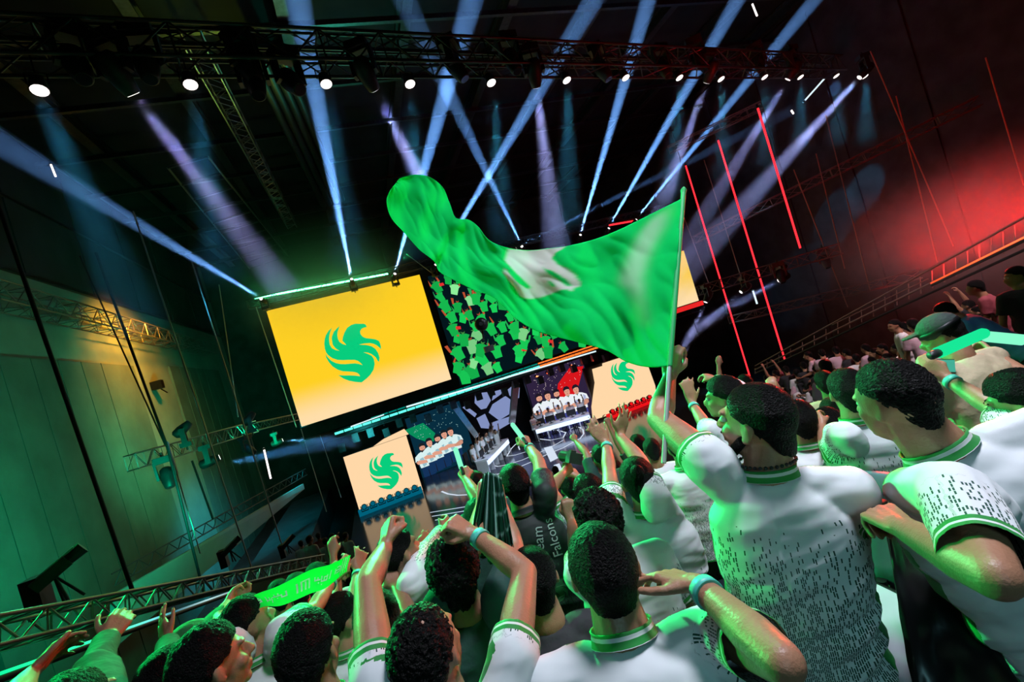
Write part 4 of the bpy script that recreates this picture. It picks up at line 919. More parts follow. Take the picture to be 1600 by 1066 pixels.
    for q, sname in ((-1, 'L'), (1, 'R')):
        S0, E, W = shl[sname]; a = info[sname]; f = 1.06*a.get('fat', 1)
        if a.get('long'): c1 = W-(W-E).normalized()*.01*k; sh.cap(E, c1, .056*k, .044*k)
        sh.cap(N-up*.055*k+rt2*q*.10*k*w_, S0, .062*k, .066*k*f); sh.cap(S0-rt2*q*.02*k-up*.05*k, S0, .064*k, .066*k*f)
        e1 = S0.lerp(E, sleeve if not a.get('long') else 1.0)
        sh.cap(S0, e1, .066*k*f, .064*k*f)
        if a.get('long'): cuffs_.append((c1, (W-E).normalized(), S0, E))
        else: cuffs_.append((e1, (E-S0).normalized(), S0, E))
    vs = max(.008, min(.024, .0050*d))
    me = sh.remesh(vs, 4 if vs < .015 else 2)
    n = len(me.vertices); co = np.empty(n*3); me.vertices.foreach_get('co', co); co = co.reshape(-1, 3)
    Nn, upn, rtn, fwn = (np.array(x) for x in (N, up, rt2, fw2))
    # folds of the cloth
    amp = (.017 if vs < .015 else .009)*k
    no = np.empty(n*3); me.vertices.foreach_get('normal', no); no = no.reshape(-1, 3)
    loc = co-Nn; lu, lr, lf = loc @ upn, loc @ rtn, loc @ fwn
    disp = np.empty(n); sd = seed*3.7
    pts = np.stack([lr*2.6+lu*2.0*np.sign(lr+.02), lf*3, lu*12+sd+lr*5*math.sin(sd+1)], 1)
    for i in range(n): disp[i] = noise.noise(Vector(pts[i]))+.28*noise.noise(Vector(pts[i]*2.3))
    disp = 1-np.abs(disp)*2.6; disp = np.clip(disp, -1, 1)
    down = np.clip((-lu-.08)/.40, .22, 1)
    co = co+no*(disp*amp*down)[:, None]
    # hem and cuffs: flatten what sticks out beyond the plane, then open it
    kill = np.zeros(n, bool)
    hem = -lu-(SL-.02)*k; ms = hem > 0; co[ms] += upn*hem[ms][:, None]; kill |= ms
    uv = np.zeros((n, 3)); ed = np.full((n, 3), 1.0); ed[:, 1] = 0
    ang = np.arctan2(lr, -lf); uv[:, 0] = ang*.16*k; uv[:, 1] = -lu
    t_ = np.clip((-lu/k-dens0)/(dens1-dens0), 0, 1); uv[:, 2] = t_*.85*np.where(lf < .03, 1, .9)
    ed[:, 0] = np.abs((SL-.02)*k+lu)*1.6+.012
    side = ((lf > .015) & (np.abs(lr) > .06*k) & (np.abs(lr) < .155*k) & (-lu < .17*k)) | (np.abs(ang) > 1.42) & (np.abs(ang) < 1.8) & (-lu > .17*k); ed[:, 1] = side*1.0
    for (c1, ax, S0, E) in cuffs_:
        c1n, axn, s0 = np.array(c1), np.array(ax), np.array(S0); rel = co-c1n; tt = rel @ axn; rad = np.linalg.norm(rel-np.outer(tt, axn), axis=1)
        L0 = (c1-S0).length
        near = (rad < .10*k*max(1, info['L'].get('fat', 1))) & (tt > -L0*.82) & (tt < .12*k)
        far_ = near & (tt > 0); co[far_] -= axn*tt[far_][:, None]; kill |= far_
        e1 = np.cross(axn, upn+.01*rtn); e1 /= np.linalg.norm(e1); e2 = np.cross(axn, e1); a_ = np.arctan2(rel @ e1, rel @ e2)
        uv[near, 0] = a_[near]*.07; uv[near, 1] = tt[near]; uv[near, 2] = np.clip((tt[near]+L0*.95)/(L0*.6), 0, 1)*.62
        ed[near, 0] = np.abs(tt[near])+.001; ed[near, 1] = 0
    me.vertices.foreach_set('co', co.ravel())
    if shirt in ('jersey', 'dark'):
        for nm, arr in (('suv', uv), ('edge', ed)):
            at = me.attributes.new(nm, 'FLOAT_VECTOR', 'POINT'); at.data.foreach_set('vector', arr.astype(np.float32).ravel())
    if d < 3.0:
        bm = bmesh.new(); bm.from_mesh(me); bm.verts.ensure_lookup_table()
        dead = [f for f in bm.faces if all(kill[v.index] for v in f.verts)]
        bmesh.ops.delete(bm, geom=dead, context='FACES'); bm.to_mesh(me); bm.free()
    SM = {'jersey': JERSEY, 'dark': DARKJ, 'green': GTEE, 'beige': BEIGE}.get(shirt) or TEE[shirt]
    so = link('jersey' if shirt in ('jersey', 'dark') else 'tee_shirt', me, SM, T)
    me.update()
    # collar ring
    if collar and d < 4.5:
        cm = MB(); nn = 22; v = []; edc = []; suvc = []
        prof = [(-.010, 1.10, .031), (.002, 1.02, .022), (.020, .97, .012), (.034, .99, .004), (.034, .93, .003), (.0, .90, .029)]
        for h_, rr, e_ in prof:
            for i in range(nn):
                t = 2*math.pi*i/nn; back = .5-.5*math.sin(t)
                v.append(N+up*(h_*.72-.010+.016*back)*k+rt2*math.cos(t)*.078*k*rr*math.sqrt(wide)+fw2*(math.sin(t)*.078*rr+.004)*k*math.sqrt(wide)); edc.append(e_)
        f = [(j*nn+i, j*nn+(i+1) % nn, (j+1)*nn+(i+1) % nn, (j+1)*nn+i) for j in range(len(prof)-1) for i in range(nn)]
        cmesh = mesh('collar', v, f, True); at = cmesh.attributes.new('edge', 'FLOAT_VECTOR', 'POINT'); at.data.foreach_set('vector', np.array([(e, 0, 0) for e in edc], dtype=np.float32).ravel())
        link('collar', cmesh, SM, T)
    # trousers
    if legs:
        tm = Solid(); hip = N-up*.60*k; z0 = fz+.06; ht = hip.z-z0; fwh = fw
        if ht < .35: z0 = hip.z-.75; ht = .75
        tm.ell(hip, (.165*k*w_, .12*k, .13*k), Matrix.Rotation(-yw, 3, 'Z'))
        for q in (-1, 1):
            A = hip+rt*q*.085*k; Bk = Vector((A.x, A.y, 0))+rt*q*.03*k; K = Vector((Bk.x, Bk.y, z0+ht*.5))+fwh*(.04+.10*(ht < .7))*k; F_ = Vector((Bk.x, Bk.y, z0+.02))
            tm.cap(A, K, .092*k, .066*k); tm.cap(K, F_, .066*k, .054*k)
            s2 = Solid(); s2.cap(F_-fwh*.04-z*.03, F_+fwh*.15-z*.04, .045, .038, 10)
            shm = mesh('shoe', s2.v, s2.f, True); link('shoe', shm, SHOE, T)
        tmm = tm.remesh(max(.026, vs*2), 3); link('trousers', tmm, trouser or DENIM, T)
    # hair
    if hair:
        nu, nv = (96, 56) if d < 3.2 else (40, 24); v = []; f = []
        curly = hair in ('curly', 'wavy'); tuft = {'short': .0028, 'fade': .0018, 'curly': .009, 'wavy': .006, 'thick': .0045, 'bun': .002, 'long': .004}[hair]; thick = {'short': .011, 'fade': .007, 'curly': .022, 'wavy': .018, 'thick': .016, 'bun': .010, 'long': .016}[hair]
        fr = 15 if curly else 24
        for j in range(nv+1):
            ph = math.pi*j/nv
            for i in range(nu):
                t = 2*math.pi*i/nu; dx, dy, dz = math.sin(ph)*math.cos(t), math.sin(ph)*math.sin(t), math.cos(ph)
                # hairline: high over the forehead, above the ears, low at the nape
                line = .30*max(0, dy)**.6 if dy > 0 else -.82*min(1, -dy*1.4)
                if dy > 0: line = .02+.42*dy
                line += (-.12 if abs(dx) > .8 else 0)*(1 if dy > -.3 else 0)
                if hair == 'long': line = min(line, .35*dy-.9 if dy < .2 else line)
                line += .05*noise.noise(Vector((dx*5, dy*5, dz*5+seed)))
                msk = smoothstep(line-.10, line+.06, dz)
                nz = noise.noise(Vector((dx*3.2+seed, dy*3.2, dz*3.2)))*.5
                p8 = Vector((dx*fr*.42+seed, dy*fr*.42, dz*fr*.42)); tz = 1-2*abs(noise.noise(p8))*1.6 if curly else noise.noise(p8*1.6)
                fadef = 1.0
                if hair == 'fade': fadef = smoothstep(-.2, .55, dz)*.9+.1
                rr = thick*fadef*(.35+.65*smoothstep(line, line+.55, dz))*(1+.35*nz)+tuft*tz*(.4+.6*fadef)
                if hair == 'thick': rr += .014*max(0, dz)*(.6+.4*dy)
                base = Vector((.079*dx, .099*dy-.012*1.0, .095*dz+.022)); nrm = Vector((dx/.079, dy/.099, dz/.095)).normalized()
                ext = -.016*(1-msk)+rr*msk
                p = base+nrm*ext
                if dy < .1: tq = smoothstep(.35, .85, -dz)*msk; hz_ = max(.2, math.hypot(dx, dy)); p.z -= .042*tq; p.y += .026*tq*dy/hz_; p.x += .012*tq*dx/hz_
                v.append(HL(*p))
        for j in range(nv):
            for i in range(nu): f.append((j*nu+i, (j+1)*nu+i, (j+1)*nu+(i+1) % nu, j*nu+(i+1) % nu))
        hme = mesh('hair', v, f, True); bm = bmesh.new(); bm.from_mesh(hme); bmesh.ops.remove_doubles(bm, verts=bm.verts, dist=1e-5); bmesh.ops.recalc_face_normals(bm, faces=bm.faces); bm.to_mesh(hme); bm.free(); hme.shade_smooth()
        ho = link('hair', hme, HAIRC if curly else HAIR, T)
        if hair == 'bun':
            bb = Solid(); c = HL(0, -.10, .07); bb.ell(c, (.035*k,)*3); bb.cap(HL(0, -.1, 0), HL(.01, -.13, -.12), .03*k, .018*k); bm_ = bb.remesh(.009, 2); link('hair_bun', bm_, HAIR, T)
        if beard:
            bb = Solid()
            for q in (-1, 1): bb.cap(HL(q*.062, .015, -.04), HL(q*.045, .055, -.088), .016*k, .018*k, 8); bb.cap(HL(q*.045, .055, -.088), HL(0, .080, -.104), .018*k, .019*k, 8)
            bb.cap(HL(-.02, .102, -.046), HL(.02, .102, -.046), .006*k, .006*k, 6); bm_ = bb.remesh(.006, 2); link('beard', bm_, HAIR, T)
    if eyes:
        for q in (-1, 1):
            e = Solid(); e.ell(HL(q*.031, .0835, .006), (.014*k, .0115*k, .0105*k), RH); em = mesh('eye', e.v, e.f, True); eo = link('eye', em, EYEW, T)
            e = Solid(); e.ell(HL(q*.031, .0925, .006), (.0058*k, .0038*k, .0062*k), RH, 10, 6); em = mesh('iris', e.v, e.f, True); link('iris', em, EYED, eo)
            e = Solid(); e.cap(HL(q*.014, .0975, .028), HL(q*.046, .082, .030), .0042*k, .0034*k, 6); em = mesh('eyebrow', e.v, e.f, True); link('eyebrow', em, HAIR, T)
    for sname in cuffs:
        a = info[sname]; S0, E, W = shl[sname]; ax = (W-E).normalized(); c = W-ax*.028*k
        mb = MB(); mb.lathe([(-.014*k, .0345*k), (-.014*k, .0365*k), (.014*k, .0345*k), (.014*k, .0325*k)], c, ax, 20); o = mb.build('wristband', BAND, T, True); o['label'] = 'turquoise paper wristband'
    T_info = dict(T=T, N=N, up=up, fw=fw2, rt=rt2, H=H, arm=shl, info=info, shirt=so, HL=HL, k=k, RH=RH)
    return T_info
# ------------------------------------------------------------------ the near crowd, one call per person
PP = {}
G1 = 'fans standing on the raked stand'
def fan(key, label, *a, **k): k.setdefault('group', G1); PP[key] = person(label, *a, **k); return PP[key]
fan('waver', 'big man in a white patterned jersey waving the green flag, left arm raised', (1182, 660), 1.36, yaw=42, hyaw=-16, pitch=12, lean=0, torso_roll=3, wide=1.0, seed=1, eyes=True, beard=True, hair='fade', dens0=.10, dens1=.46, sleeve=.20,
    arms=[dict(s='L', shoulder=(1108, 722), elbow=(1030, 655), wrist=(1046, 590), tip=(1050, 548), pose='grip', lift=.8, en=False, wn=False, thumb=1, fat=1.1), dict(s='R', vec=(.05, .6, -.8, -.3, 1, .2))])
fan('ear', 'man at the bottom centre in a plain-backed white jersey touching his ear, turquoise wristband', (943, 888), 1.20, yaw=22, hyaw=18, pitch=12, lean=14, seed=2, hair='short', cuffs=('R',), wide=1.1, dens0=.45, dens1=.9, sleeve=.62,
    arms=[dict(s='R', shoulder=(1140, 985), elbow=(1222, 1035), wrist=(1092, 915), tip=(1035, 898), pose='relax', wn=False, en=True, palm=(-.4, .3, -.8), slack=1.25)])
fan('fists', 'man at the bottom edge with long wavy black hair and both fists raised', (670, 1018), 1.12, hk=.86, yaw=5, hyaw=32, pitch=12, lean=6, seed=3, hair='wavy', cuffs=('R',), sleeve=.20, wide=1.05,
    arms=[dict(s='L', shoulder=(588, 1062), elbow=(574, 915), wrist=(602, 856), tip=(607, 815), pose='fist', lift=1, en=False, wn=False, thumb=1, palm=(.5, .3, -.2)), dict(s='R', shoulder=(800, 1030), elbow=(820, 895), wrist=(742, 836), tip=(700, 812), pose='fist', lift=1, en=False, wn=False, palm=(-.3, .4, -.8))])
fan('greentee', 'curly haired man in a dark green tee holding a dark striped cloth up', (712, 893), 1.72, yaw=2, hyaw=12, pitch=6, lean=8, seed=4, hair='curly', shirt='green', collar=False, sleeve=.4,
    arms=[dict(s='R', shoulder=(782, 930), elbow=(806, 862), wrist=(784, 790), tip=(770, 752), pose='grip', lift=1, en=False), dict(s='L', elbow=(742, 850), wrist=(752, 790), tip=(762, 755), pose='grip', lift=1)])
fan('team', 'man in a black jersey with white back lettering, right arm up with a light stick', (805, 758), 2.62, yaw=10, hyaw=8, pitch=4, lean=12, seed=5, hair='short', shirt='dark', sleeve=.5,
    arms=[dict(s='R', shoulder=(852, 772), elbow=(842, 722), wrist=(826, 698), tip=(817, 682), pose='grip', lift=1, en=False)], cuffs=('R',))
fan('stick', 'fan half hidden by the dark cloth holding up a green light stick', (752, 812), 2.5, yaw=0, lean=8, seed=6, hair='short', shirt='green', arms=[dict(s='L', elbow=(748, 782), wrist=(728, 750), tip=(722, 734), pose='grip', lift=1)])
fan('bun', 'fan with a hair bun and white jersey crossing both open hands overhead', (998, 752), 2.28, yaw=20, hyaw=24, pitch=-6, lean=2, seed=7, hair='bun', cuffs=('L',), dens0=.26, dens1=.5, sleeve=.42,
    arms=[dict(s='L', shoulder=(958, 792), elbow=(952, 738), wrist=(948, 694), tip=(930, 672), pose='open', lift=1, palm=(.2, .9, 0), spread=.05), dict(s='R', shoulder=(1025, 780), elbow=(1002, 722), wrist=(968, 682), tip=(976, 650), pose='open', lift=1, palm=(-.2, .9, 0), spread=.05)])
fan('shorthair', 'short haired fan in a white jersey behind the crossed hands, next to the flag pole', (1019, 703), 4.5, yaw=25, seed=8, hair='fade', lean=5)
fan('dim', 'dark haired fan left of the short haired one, seen small before the red floor', (996, 694), 5.6, yaw=-10, seed=9, hair='short', shirt='black', lean=5, arms=[dict(s='L', vec=(.2, .2, 1, 0, .2, 1), pose='open')])
fan('curlfist', 'fan with black curls and a raised left fist left of the fan in crossed hands', (934, 812), 1.95, yaw=0, hyaw=5, pitch=8, seed=10, hair='curly', lean=14, arms=[dict(s='L', elbow=(904, 868), wrist=(893, 815), tip=(889, 782), pose='fist', lift=1, thumb=-1)])
fan('phone', 'fan in a white jersey holding a black camera up with both hands', (922, 776), 2.75, yaw=-8, seed=11, hair='thick', lean=8, cuffs=('R',),
    arms=[dict(s='R', shoulder=(948, 798), elbow=(932, 775), wrist=(905, 747), tip=(892, 732), pose='grip', lift=1), dict(s='L', elbow=(858, 765), wrist=(880, 740), tip=(892, 728), pose='grip', lift=1)])
fan('thin', 'small fan in a dark top raising one thin arm before the red floor patch', (940, 716), 4.6, yaw=0, seed=12, hair='thick', shirt='green', arms=[dict(s='L', elbow=(916, 708), wrist=(900, 690), tip=(893, 680), pose='fist', lift=1, slack=1.3)])
fan('clap', 'green lit fan right of the flag pole raising both hands', (1131, 622), 2.75, yaw=10, hyaw=-38, pitch=6, seed=13, hair='thick', eyes=True, cuffs=('L',),
    arms=[dict(s='L', elbow=(1104, 668), wrist=(1082, 632), tip=(1074, 604), pose='open', lift=1, slack=1.25), dict(s='R', elbow=(1150, 608), wrist=(1120, 594), tip=(1104, 586), pose='curl', lift=1, long=True, slack=1.3)])
fan('behind', 'fan in a white jersey right behind the flag waver, head at his ear height', (1250, 657), 2.7, yaw=35, seed=14, hair='short', lean=6, dens0=.3)
fan('chat', 'fan in a white jersey with hands held up, left of the leaning man', (1325, 612), 2.35, yaw=42, hyaw=35, pitch=2, seed=15, hair='short', lean=2, dens0=.1, dens1=.6, wide=1.08,
    arms=[dict(s='L', shoulder=(1322, 680), elbow=(1296, 708), wrist=(1284, 668), tip=(1272, 650), pose='curl', en=False)])
fan('lean', 'tall man leaning in from the right with thick black hair, gripping a black barrier', (1398, 628), 1.24, yaw=34, hyaw=2, pitch=-2, lean=4, torso_roll=-20, wide=1.12, hk=.85, seed=16, eyes=True, hair='thick', sleeve=.80, dens0=.6, dens1=1.2,
    arms=[dict(s='L', shoulder=(1490, 770), elbow=(1556, 902), wrist=(1412, 826), tip=(1368, 798), pose='grip', en=True, wn=False, thumb=1, palm=(.3, .5, -.8), slack=1.35, lift=.2), dict(s='R', vec=(.1, .6, -.8, -.3, 1, .1))])
fan('edge', 'boy with orange lit face at the right edge raising a wrist in a turquoise band', (1596, 630), 1.80, yaw=30, hyaw=-18, pitch=-10, seed=17, eyes=True, hair='thick', cuffs=('L',), lean=10,
    arms=[dict(s='L', shoulder=(1590, 690), elbow=(1560, 642), wrist=(1480, 592), tip=(1442, 566), pose='curl', lift=.6, slack=1.3)])
fan('cap', 'man in a beige tee and dark cap looking down at a phone', (1470, 524), 2.75, yaw=5, hyaw=-25, pitch=-18, seed=18, hair='short', shirt='beige', collar=False, lean=16, wide=1.2,
    arms=[dict(s='R', vec=(.35, .5, -.7, -.7, .9, .25), pose='curl'), dict(s='L', vec=(.3, .5, -.8, -.2, 1, .3), pose='curl')])
fan('offright', 'arm of a fan beyond the right edge pointing a green light stick left', (1652, 566), 2.4, yaw=-30, seed=19, shirt='beige', collar=False, arms=[dict(s='L', elbow=(1606, 592), wrist=(1554, 554), tip=(1536, 538), pose='grip', lift=.6, slack=1.4)])
fan('blue', 'man in a blue tee bending over above the seated crowd', (1476, 488), 5.6, yaw=-20, hyaw=-30, pitch=-20, seed=20, hair='short', shirt='blue', collar=False, lean=42, skin=1)
fan('maroon', 'person in a dark red top standing above the seated crowd, back to us', (1523, 450), 7.2, yaw=-20, seed=21, hair='short', shirt='maroon', collar=False, lean=16)
fan('stripe', 'man in a black top at the upper right edge looking over the crowd', (1586, 432), 5.6, yaw=40, hyaw=-50, seed=22, hair='short', shirt='black', collar=False, eyes=True)
fan('wt', 'man in a white tee standing between the seated rows', (1397, 509), 8.8, yaw=-40, hyaw=-60, seed=23, hair='short', shirt='white', collar=False)
fan('pk', 'person in a pink tee standing next to the man in the white tee', (1426, 508), 8.3, yaw=30, seed=24, hair='short', shirt='pink', collar=False, lean=14)
fan('bk', 'person in a black tee between the white tee and the pink tee', (1413, 513), 8.9, yaw=0, seed=25, hair='short', shirt='black', collar=False)
# lower left
fan('scarf', 'fan in a white jersey holding the bright green scarf wide open', (388, 974), 2.02, hk=.9, yaw=2, hyaw=58, pitch=6, seed=30, eyes=True, hair='thick', lean=6, cuffs=('R',), sleeve=.62, dens0=.7, dens1=1.2,
    arms=[dict(s='R', shoulder=(440, 990), elbow=(490, 953), wrist=(519, 908), tip=(545, 876), pose='curl', lift=.9, slack=1.3), dict(s='L', shoulder=(362, 1004), elbow=(345, 968), wrist=(356, 944), tip=(368, 930), pose='curl', lift=.6)])
fan('blackhead', 'fan with glossy black hair at the bottom edge below the scarf', (486, 1020), 1.5, yaw=0, hyaw=22, pitch=4, seed=31, hair='thick', lean=6)
fan('redface', 'fan in a white jersey with both hands up right of the scarf holder', (535, 968), 2.4, yaw=10, hyaw=58, seed=32, hair='thick', lean=6, cuffs=('R',), dens0=.8, dens1=1.3,
    arms=[dict(s='L', elbow=(512, 950), wrist=(523, 916), tip=(528, 900), pose='curl', lift=1), dict(s='R', elbow=(553, 938), wrist=(559, 895), tip=(563, 872), pose='open', lift=1)])
fan('sleeve', 'fan in a long sleeved white top stretching one arm up behind the raised fist', (625, 862), 2.4, yaw=10, hyaw=60, pitch=4, seed=33, hair='short', lean=4, dens0=.3,
    arms=[dict(s='R', shoulder=(642, 915), elbow=(664, 866), wrist=(690, 830), tip=(702, 815), pose='curl', lift=1, long=True), dict(s='L', elbow=(640, 900), wrist=(652, 858), tip=(664, 842), pose='open', lift=1)])
fan('hiddenfist', 'fan mostly hidden behind the raised left arm, brown fist up beside it', (592, 972), 1.75, yaw=0, seed=34, hair='short', arms=[dict(s='R', elbow=(642, 968), wrist=(620, 918), tip=(608, 895), pose='fist', lift=1, en=False)], skin=1)
fan('corner', 'fan in a black long sleeve at the lower left corner clapping a red lit hand', (118, 1122), 1.25, yaw=10, seed=35, hair='short', shirt='black', collar=False, lean=4,
    arms=[dict(s='R', shoulder=(160, 1110), elbow=(148, 1052), wrist=(166, 1002), tip=(190, 965), pose='relax', lift=1, long=True, slack=1.2), dict(s='L', elbow=(18, 1096), wrist=(46, 1056), tip=(84, 1018), pose='relax', lift=1, slack=1.3)])
fan('thickhead', 'fan with thick black hair and red lit cheek at the bottom left', (333, 1040), 1.5, yaw=0, hyaw=55, pitch=2, seed=36, hair='thick', lean=4, shirt='green', collar=False)
fan('greenhand', 'fan in a dark top raising a green lit open hand at the lower left', (272, 1066), 1.6, yaw=10, hyaw=40, seed=37, hair='short', shirt='black', collar=False, arms=[dict(s='L', elbow=(268, 1042), wrist=(262, 1006), tip=(254, 980), pose='open', lift=1, long=True)])
fan('upface', 'fan with upturned face under a green cap brim at the lower left', (307, 1014), 2.1, yaw=40, hyaw=65, pitch=20, seed=38, hair='short', shirt='green', collar=False)
mid = [(466, 922, 3.3, 'short', 'jersey', 'fan in a white jersey seen under the scarf, left one of two'), (497, 905, 3.8, 'thick', 'jersey', 'fan under the right end of the scarf'), (438, 930, 3.6, 'short', 'blue', 'fan in a blue top under the middle of the scarf'),
       (590, 905, 3.2, 'thick', 'dark', 'dark haired fan left of the raised left arm'), (868, 736, 11, 'fade', 'dark', 'tiny far spectator head against the floor logo'), (846, 752, 6.5, 'short', 'black', 'dark haired fan right of the black lettered jersey'),
       (890, 762, 4.2, 'short', 'green', 'fan below the black camera, mostly hidden'), (962, 735, 5.2, 'short', 'jersey', 'fan in white behind the thin raised arm'), (1060, 700, 3.6, 'short', 'jersey', 'fan in a white jersey just right of the flag pole'),
       (1165, 600, 5.5, 'short', 'black', 'fan in black above the flag waver head'), (1290, 600, 4.6, 'thick', 'beige', 'fan in beige left of the fan with hands held up'), (1296, 668, 3.0, 'thick', 'pink', 'fan in a pale top with hands at the head'),
       (1302, 645, 3.6, 'short', 'white', 'fan in a plain white tee behind the pale top'), (1290, 574, 6.5, 'fade', 'grey', 'fan in grey with a pale cap above the crowd'), (836, 905, 1.75, 'short', 'black', 'fan in black crouched under the lettered jersey'), (745, 760, 3.6, 'short', 'green', 'fan hidden behind the dark striped cloth'),
       (775, 1010, 1.25, 'fade', 'jersey', 'fan at the bottom edge between the fists and the ear toucher')]
for i, (px, py, d, hr_, st_, lb) in enumerate(mid):
    if i == 16: continue
    fan('m%d' % i, lb, (px, py), d, yaw=math.degrees(math.atan2(ray(px, py)[0], ray(px, py)[1]))*.8+rng.uniform(-8, 8), hair=hr_, shirt=st_, collar=st_ == 'jersey', seed=50+i, lean=rng.uniform(2, 12), arms=[dict(s='L', vec=(.3, .5, .8, -.2, .2, 1), pose='curl')] if i in (3, 9, 11) else ())
# cap of the man in beige
def cap_on(info, m, label):
    HL = info['HL']; s = Solid(); s.ell(HL(0, -.012, .050), (.094, .112, .085), info['RH']); s.ell(HL(0, .11, .062), (.062, .07, .012), info['RH']); me = s.remesh(.008, 2); o = link('cap', me, m, info['T']); o['label'] = label
    mb = MB(); c = HL(0, -.012, .045); ax = info['RH'] @ Vector((0, .1, 1)); mb.lathe([(-.014, .108), (-.014, .114), (.014, .111), (.014, .106)], c, ax, 20); mb.build('strap', M['black'], info['T'], True)
cap_on(PP['cap'], mat('dark_green_cap', (.03, .045, .04), .8, bump=.3), 'dark cap with a black strap')
cap_on(PP['upface'], mat('green_cap', (.02, .18, .06), .8, bump=.3), 'green cap')

# ------------------------------------------------------------------ copies for the far spectators and the players on stage
def proto(yaw, arms, shirt, seat=False, sd=0, hair='short', H=(0, -60, 1.6)):
    i = person('proto', None, 11, yaw=yaw, H=H, arms=arms, shirt=shirt, hair=hair, legs=not seat, collar=False, seed=sd, at_floor=False, voxel=.016, lean=6 if not seat else 12); T = i['T']; T.location = H
    for c in T.children: c.data.transform(Matrix.Translation(-Vector(H))); c.matrix_parent_inverse = Matrix.Identity(4)
    return T
UPA = [dict(s='L', vec=(.3, .3, 1, -.1, .2, 1), pose='curl'), dict(s='R', vec=(.3, .3, 1, -.1, .2, 1), pose='curl')]
CRS = [dict(s='L', vec=(.3, .6, -.9, -.6, 1, .3), pose='curl'), dict(s='R', vec=(.3, .6, -.9, -.6, 1, .3), pose='curl')]
LAP = [dict(s='L', vec=(.1, .5, -.8, -.1, 1, -.1), pose='curl'), dict(s='R', vec=(.1, .5, -.8, -.1, 1, -.1), pose='curl')]
def seated_legs(T):
    H = Vector(T.location); tm = Solid()
    for q in (-1, 1): tm.cap(H+Vector((q*.1, -.05, -.78)), H+Vector((q*.13, .4, -.76)), .09, .065, 8); tm.cap(H+Vector((q*.13, .4, -.76)), H+Vector((q*.13, .38, -1.2)), .06, .05, 8)
    me = tm.remesh(.03, 2); me.transform(Matrix.Translation(-H)); o = link('trousers', me, DENIM, T); o.matrix_parent_inverse = Matrix.Identity(4)
protos = {}
for n_, (arms_, seat) in {'stand': ((), False), 'cheer': (UPA, False), 'fold': (CRS, False), 'sit': (LAP, True), 'sitclap': (CRS, True)}.items():
    T = proto(0, arms_, 'white', seat, len(protos))
    if seat: seated_legs(T)
    protos[n_] = T
def recolor(c, m): c.material_slots[0].link = 'OBJECT'; c.material_slots[0].material = m
def copy_person(kind, loc, yaw, top, label, group, skin=None, s=1.0, first=[]):
    T = protos[kind]; r = T.copy(); COL.objects.link(r); r.location = loc; r.rotation_euler = (0, 0, -math.radians(yaw)); r.scale = (s, s, s); r['label'] = label; r['group'] = group; r['category'] = 'person'
    for ch in T.children:
        c = ch.copy(); COL.objects.link(c); c.parent = r
        if ch.name.startswith('tee_shirt'): recolor(c, top)
        if ch.name.startswith('body') and skin: recolor(c, skin)
    return r
TOPS = [('white', TEE['white']), ('white', TEE['white']), ('black', TEE['black']), ('grey', TEE['grey']), ('pink', TEE['pink']), ('dark red', TEE['maroon'])]
spots = []
pts = [(1198,592),(1212,584),(1228,578),(1245,583),(1236,594),(1255,572),(1262,590),(1272,578),(1282,566),(1300,562),(1292,585),(1310,578),(1322,570),(1222,600),(1246,604),(1268,602),(1306,548),(1322,552),(1338,560),(1350,572),(1336,580),(1352,545),
       (1262,556),(1284,552),(1366,552),(1378,545),(1362,565),(1386,560),(1400,545),(1412,555),(1424,546),(1436,540),(1396,566),(1210,606),(1230,612),(1188,604),(1202,614),(1345,590),(1370,580),(1312,596),(1290,600),
       (1528,488),(1544,482),(1560,478),(1572,470),(1588,466),(1534,502),(1552,498),(1568,490),(1584,486),(1598,480),(1512,478),(1504,512),(1520,516),(1596,500)]
skl = [SKIN[0], SKIN[1], SKIN[2]]
ON = ['first', 'second', 'third', 'fourth', 'fifth', 'sixth', 'seventh', 'eighth', 'ninth', 'tenth', 'eleventh', 'twelfth', 'thirteenth', 'fourteenth', 'fifteenth', 'sixteenth', 'seventeenth', 'eighteenth', 'nineteenth', 'twentieth']
cnt = {}; pts.sort()
for i, (px, py) in enumerate(pts):
    u = (px-1188)/(1600-1188); d = 14.5-7.6*u+(.8 if py < 575-120*u else 0)
    h = P(px, py, d); kind = ('sit', 'sitclap', 'sit', 'sitclap', 'stand')[i % 5] if i % 19 != 4 else 'cheer'
    nm, top = TOPS[(i*7+i//3) % 6]
    cnt[nm] = cnt.get(nm, -1)+1
    copy_person(kind, h, rng.uniform(-40, 50), top, 'small spectator in %s, %s of that colour from the left, far right rows' % (nm, ON[cnt[nm]] if cnt[nm] < 20 else 'last'), 'spectators in the far right rows', skl[i % 3])
# far people left of the stage near the end of the barrier
for i, (px, py) in enumerate([(484, 843), (497, 838), (508, 846), (519, 840), (530, 852), (470, 850), (540, 838), (512, 858), (525, 866), (548, 850)]):
    h = P(px, py, 13.2+(i*37 % 10)*.55); copy_person('stand' if i != 4 else 'cheer', h, rng.uniform(-60, 60), TOPS[(i*5) % 6][1] if i != 8 else TEE['blue'], 'tiny standing person beyond the barrier truss end, %s from the left' % ON[sorted([484, 497, 508, 519, 530, 470, 540, 512, 525, 548]).index(px)], 'people left of the stage', skl[i % 3])
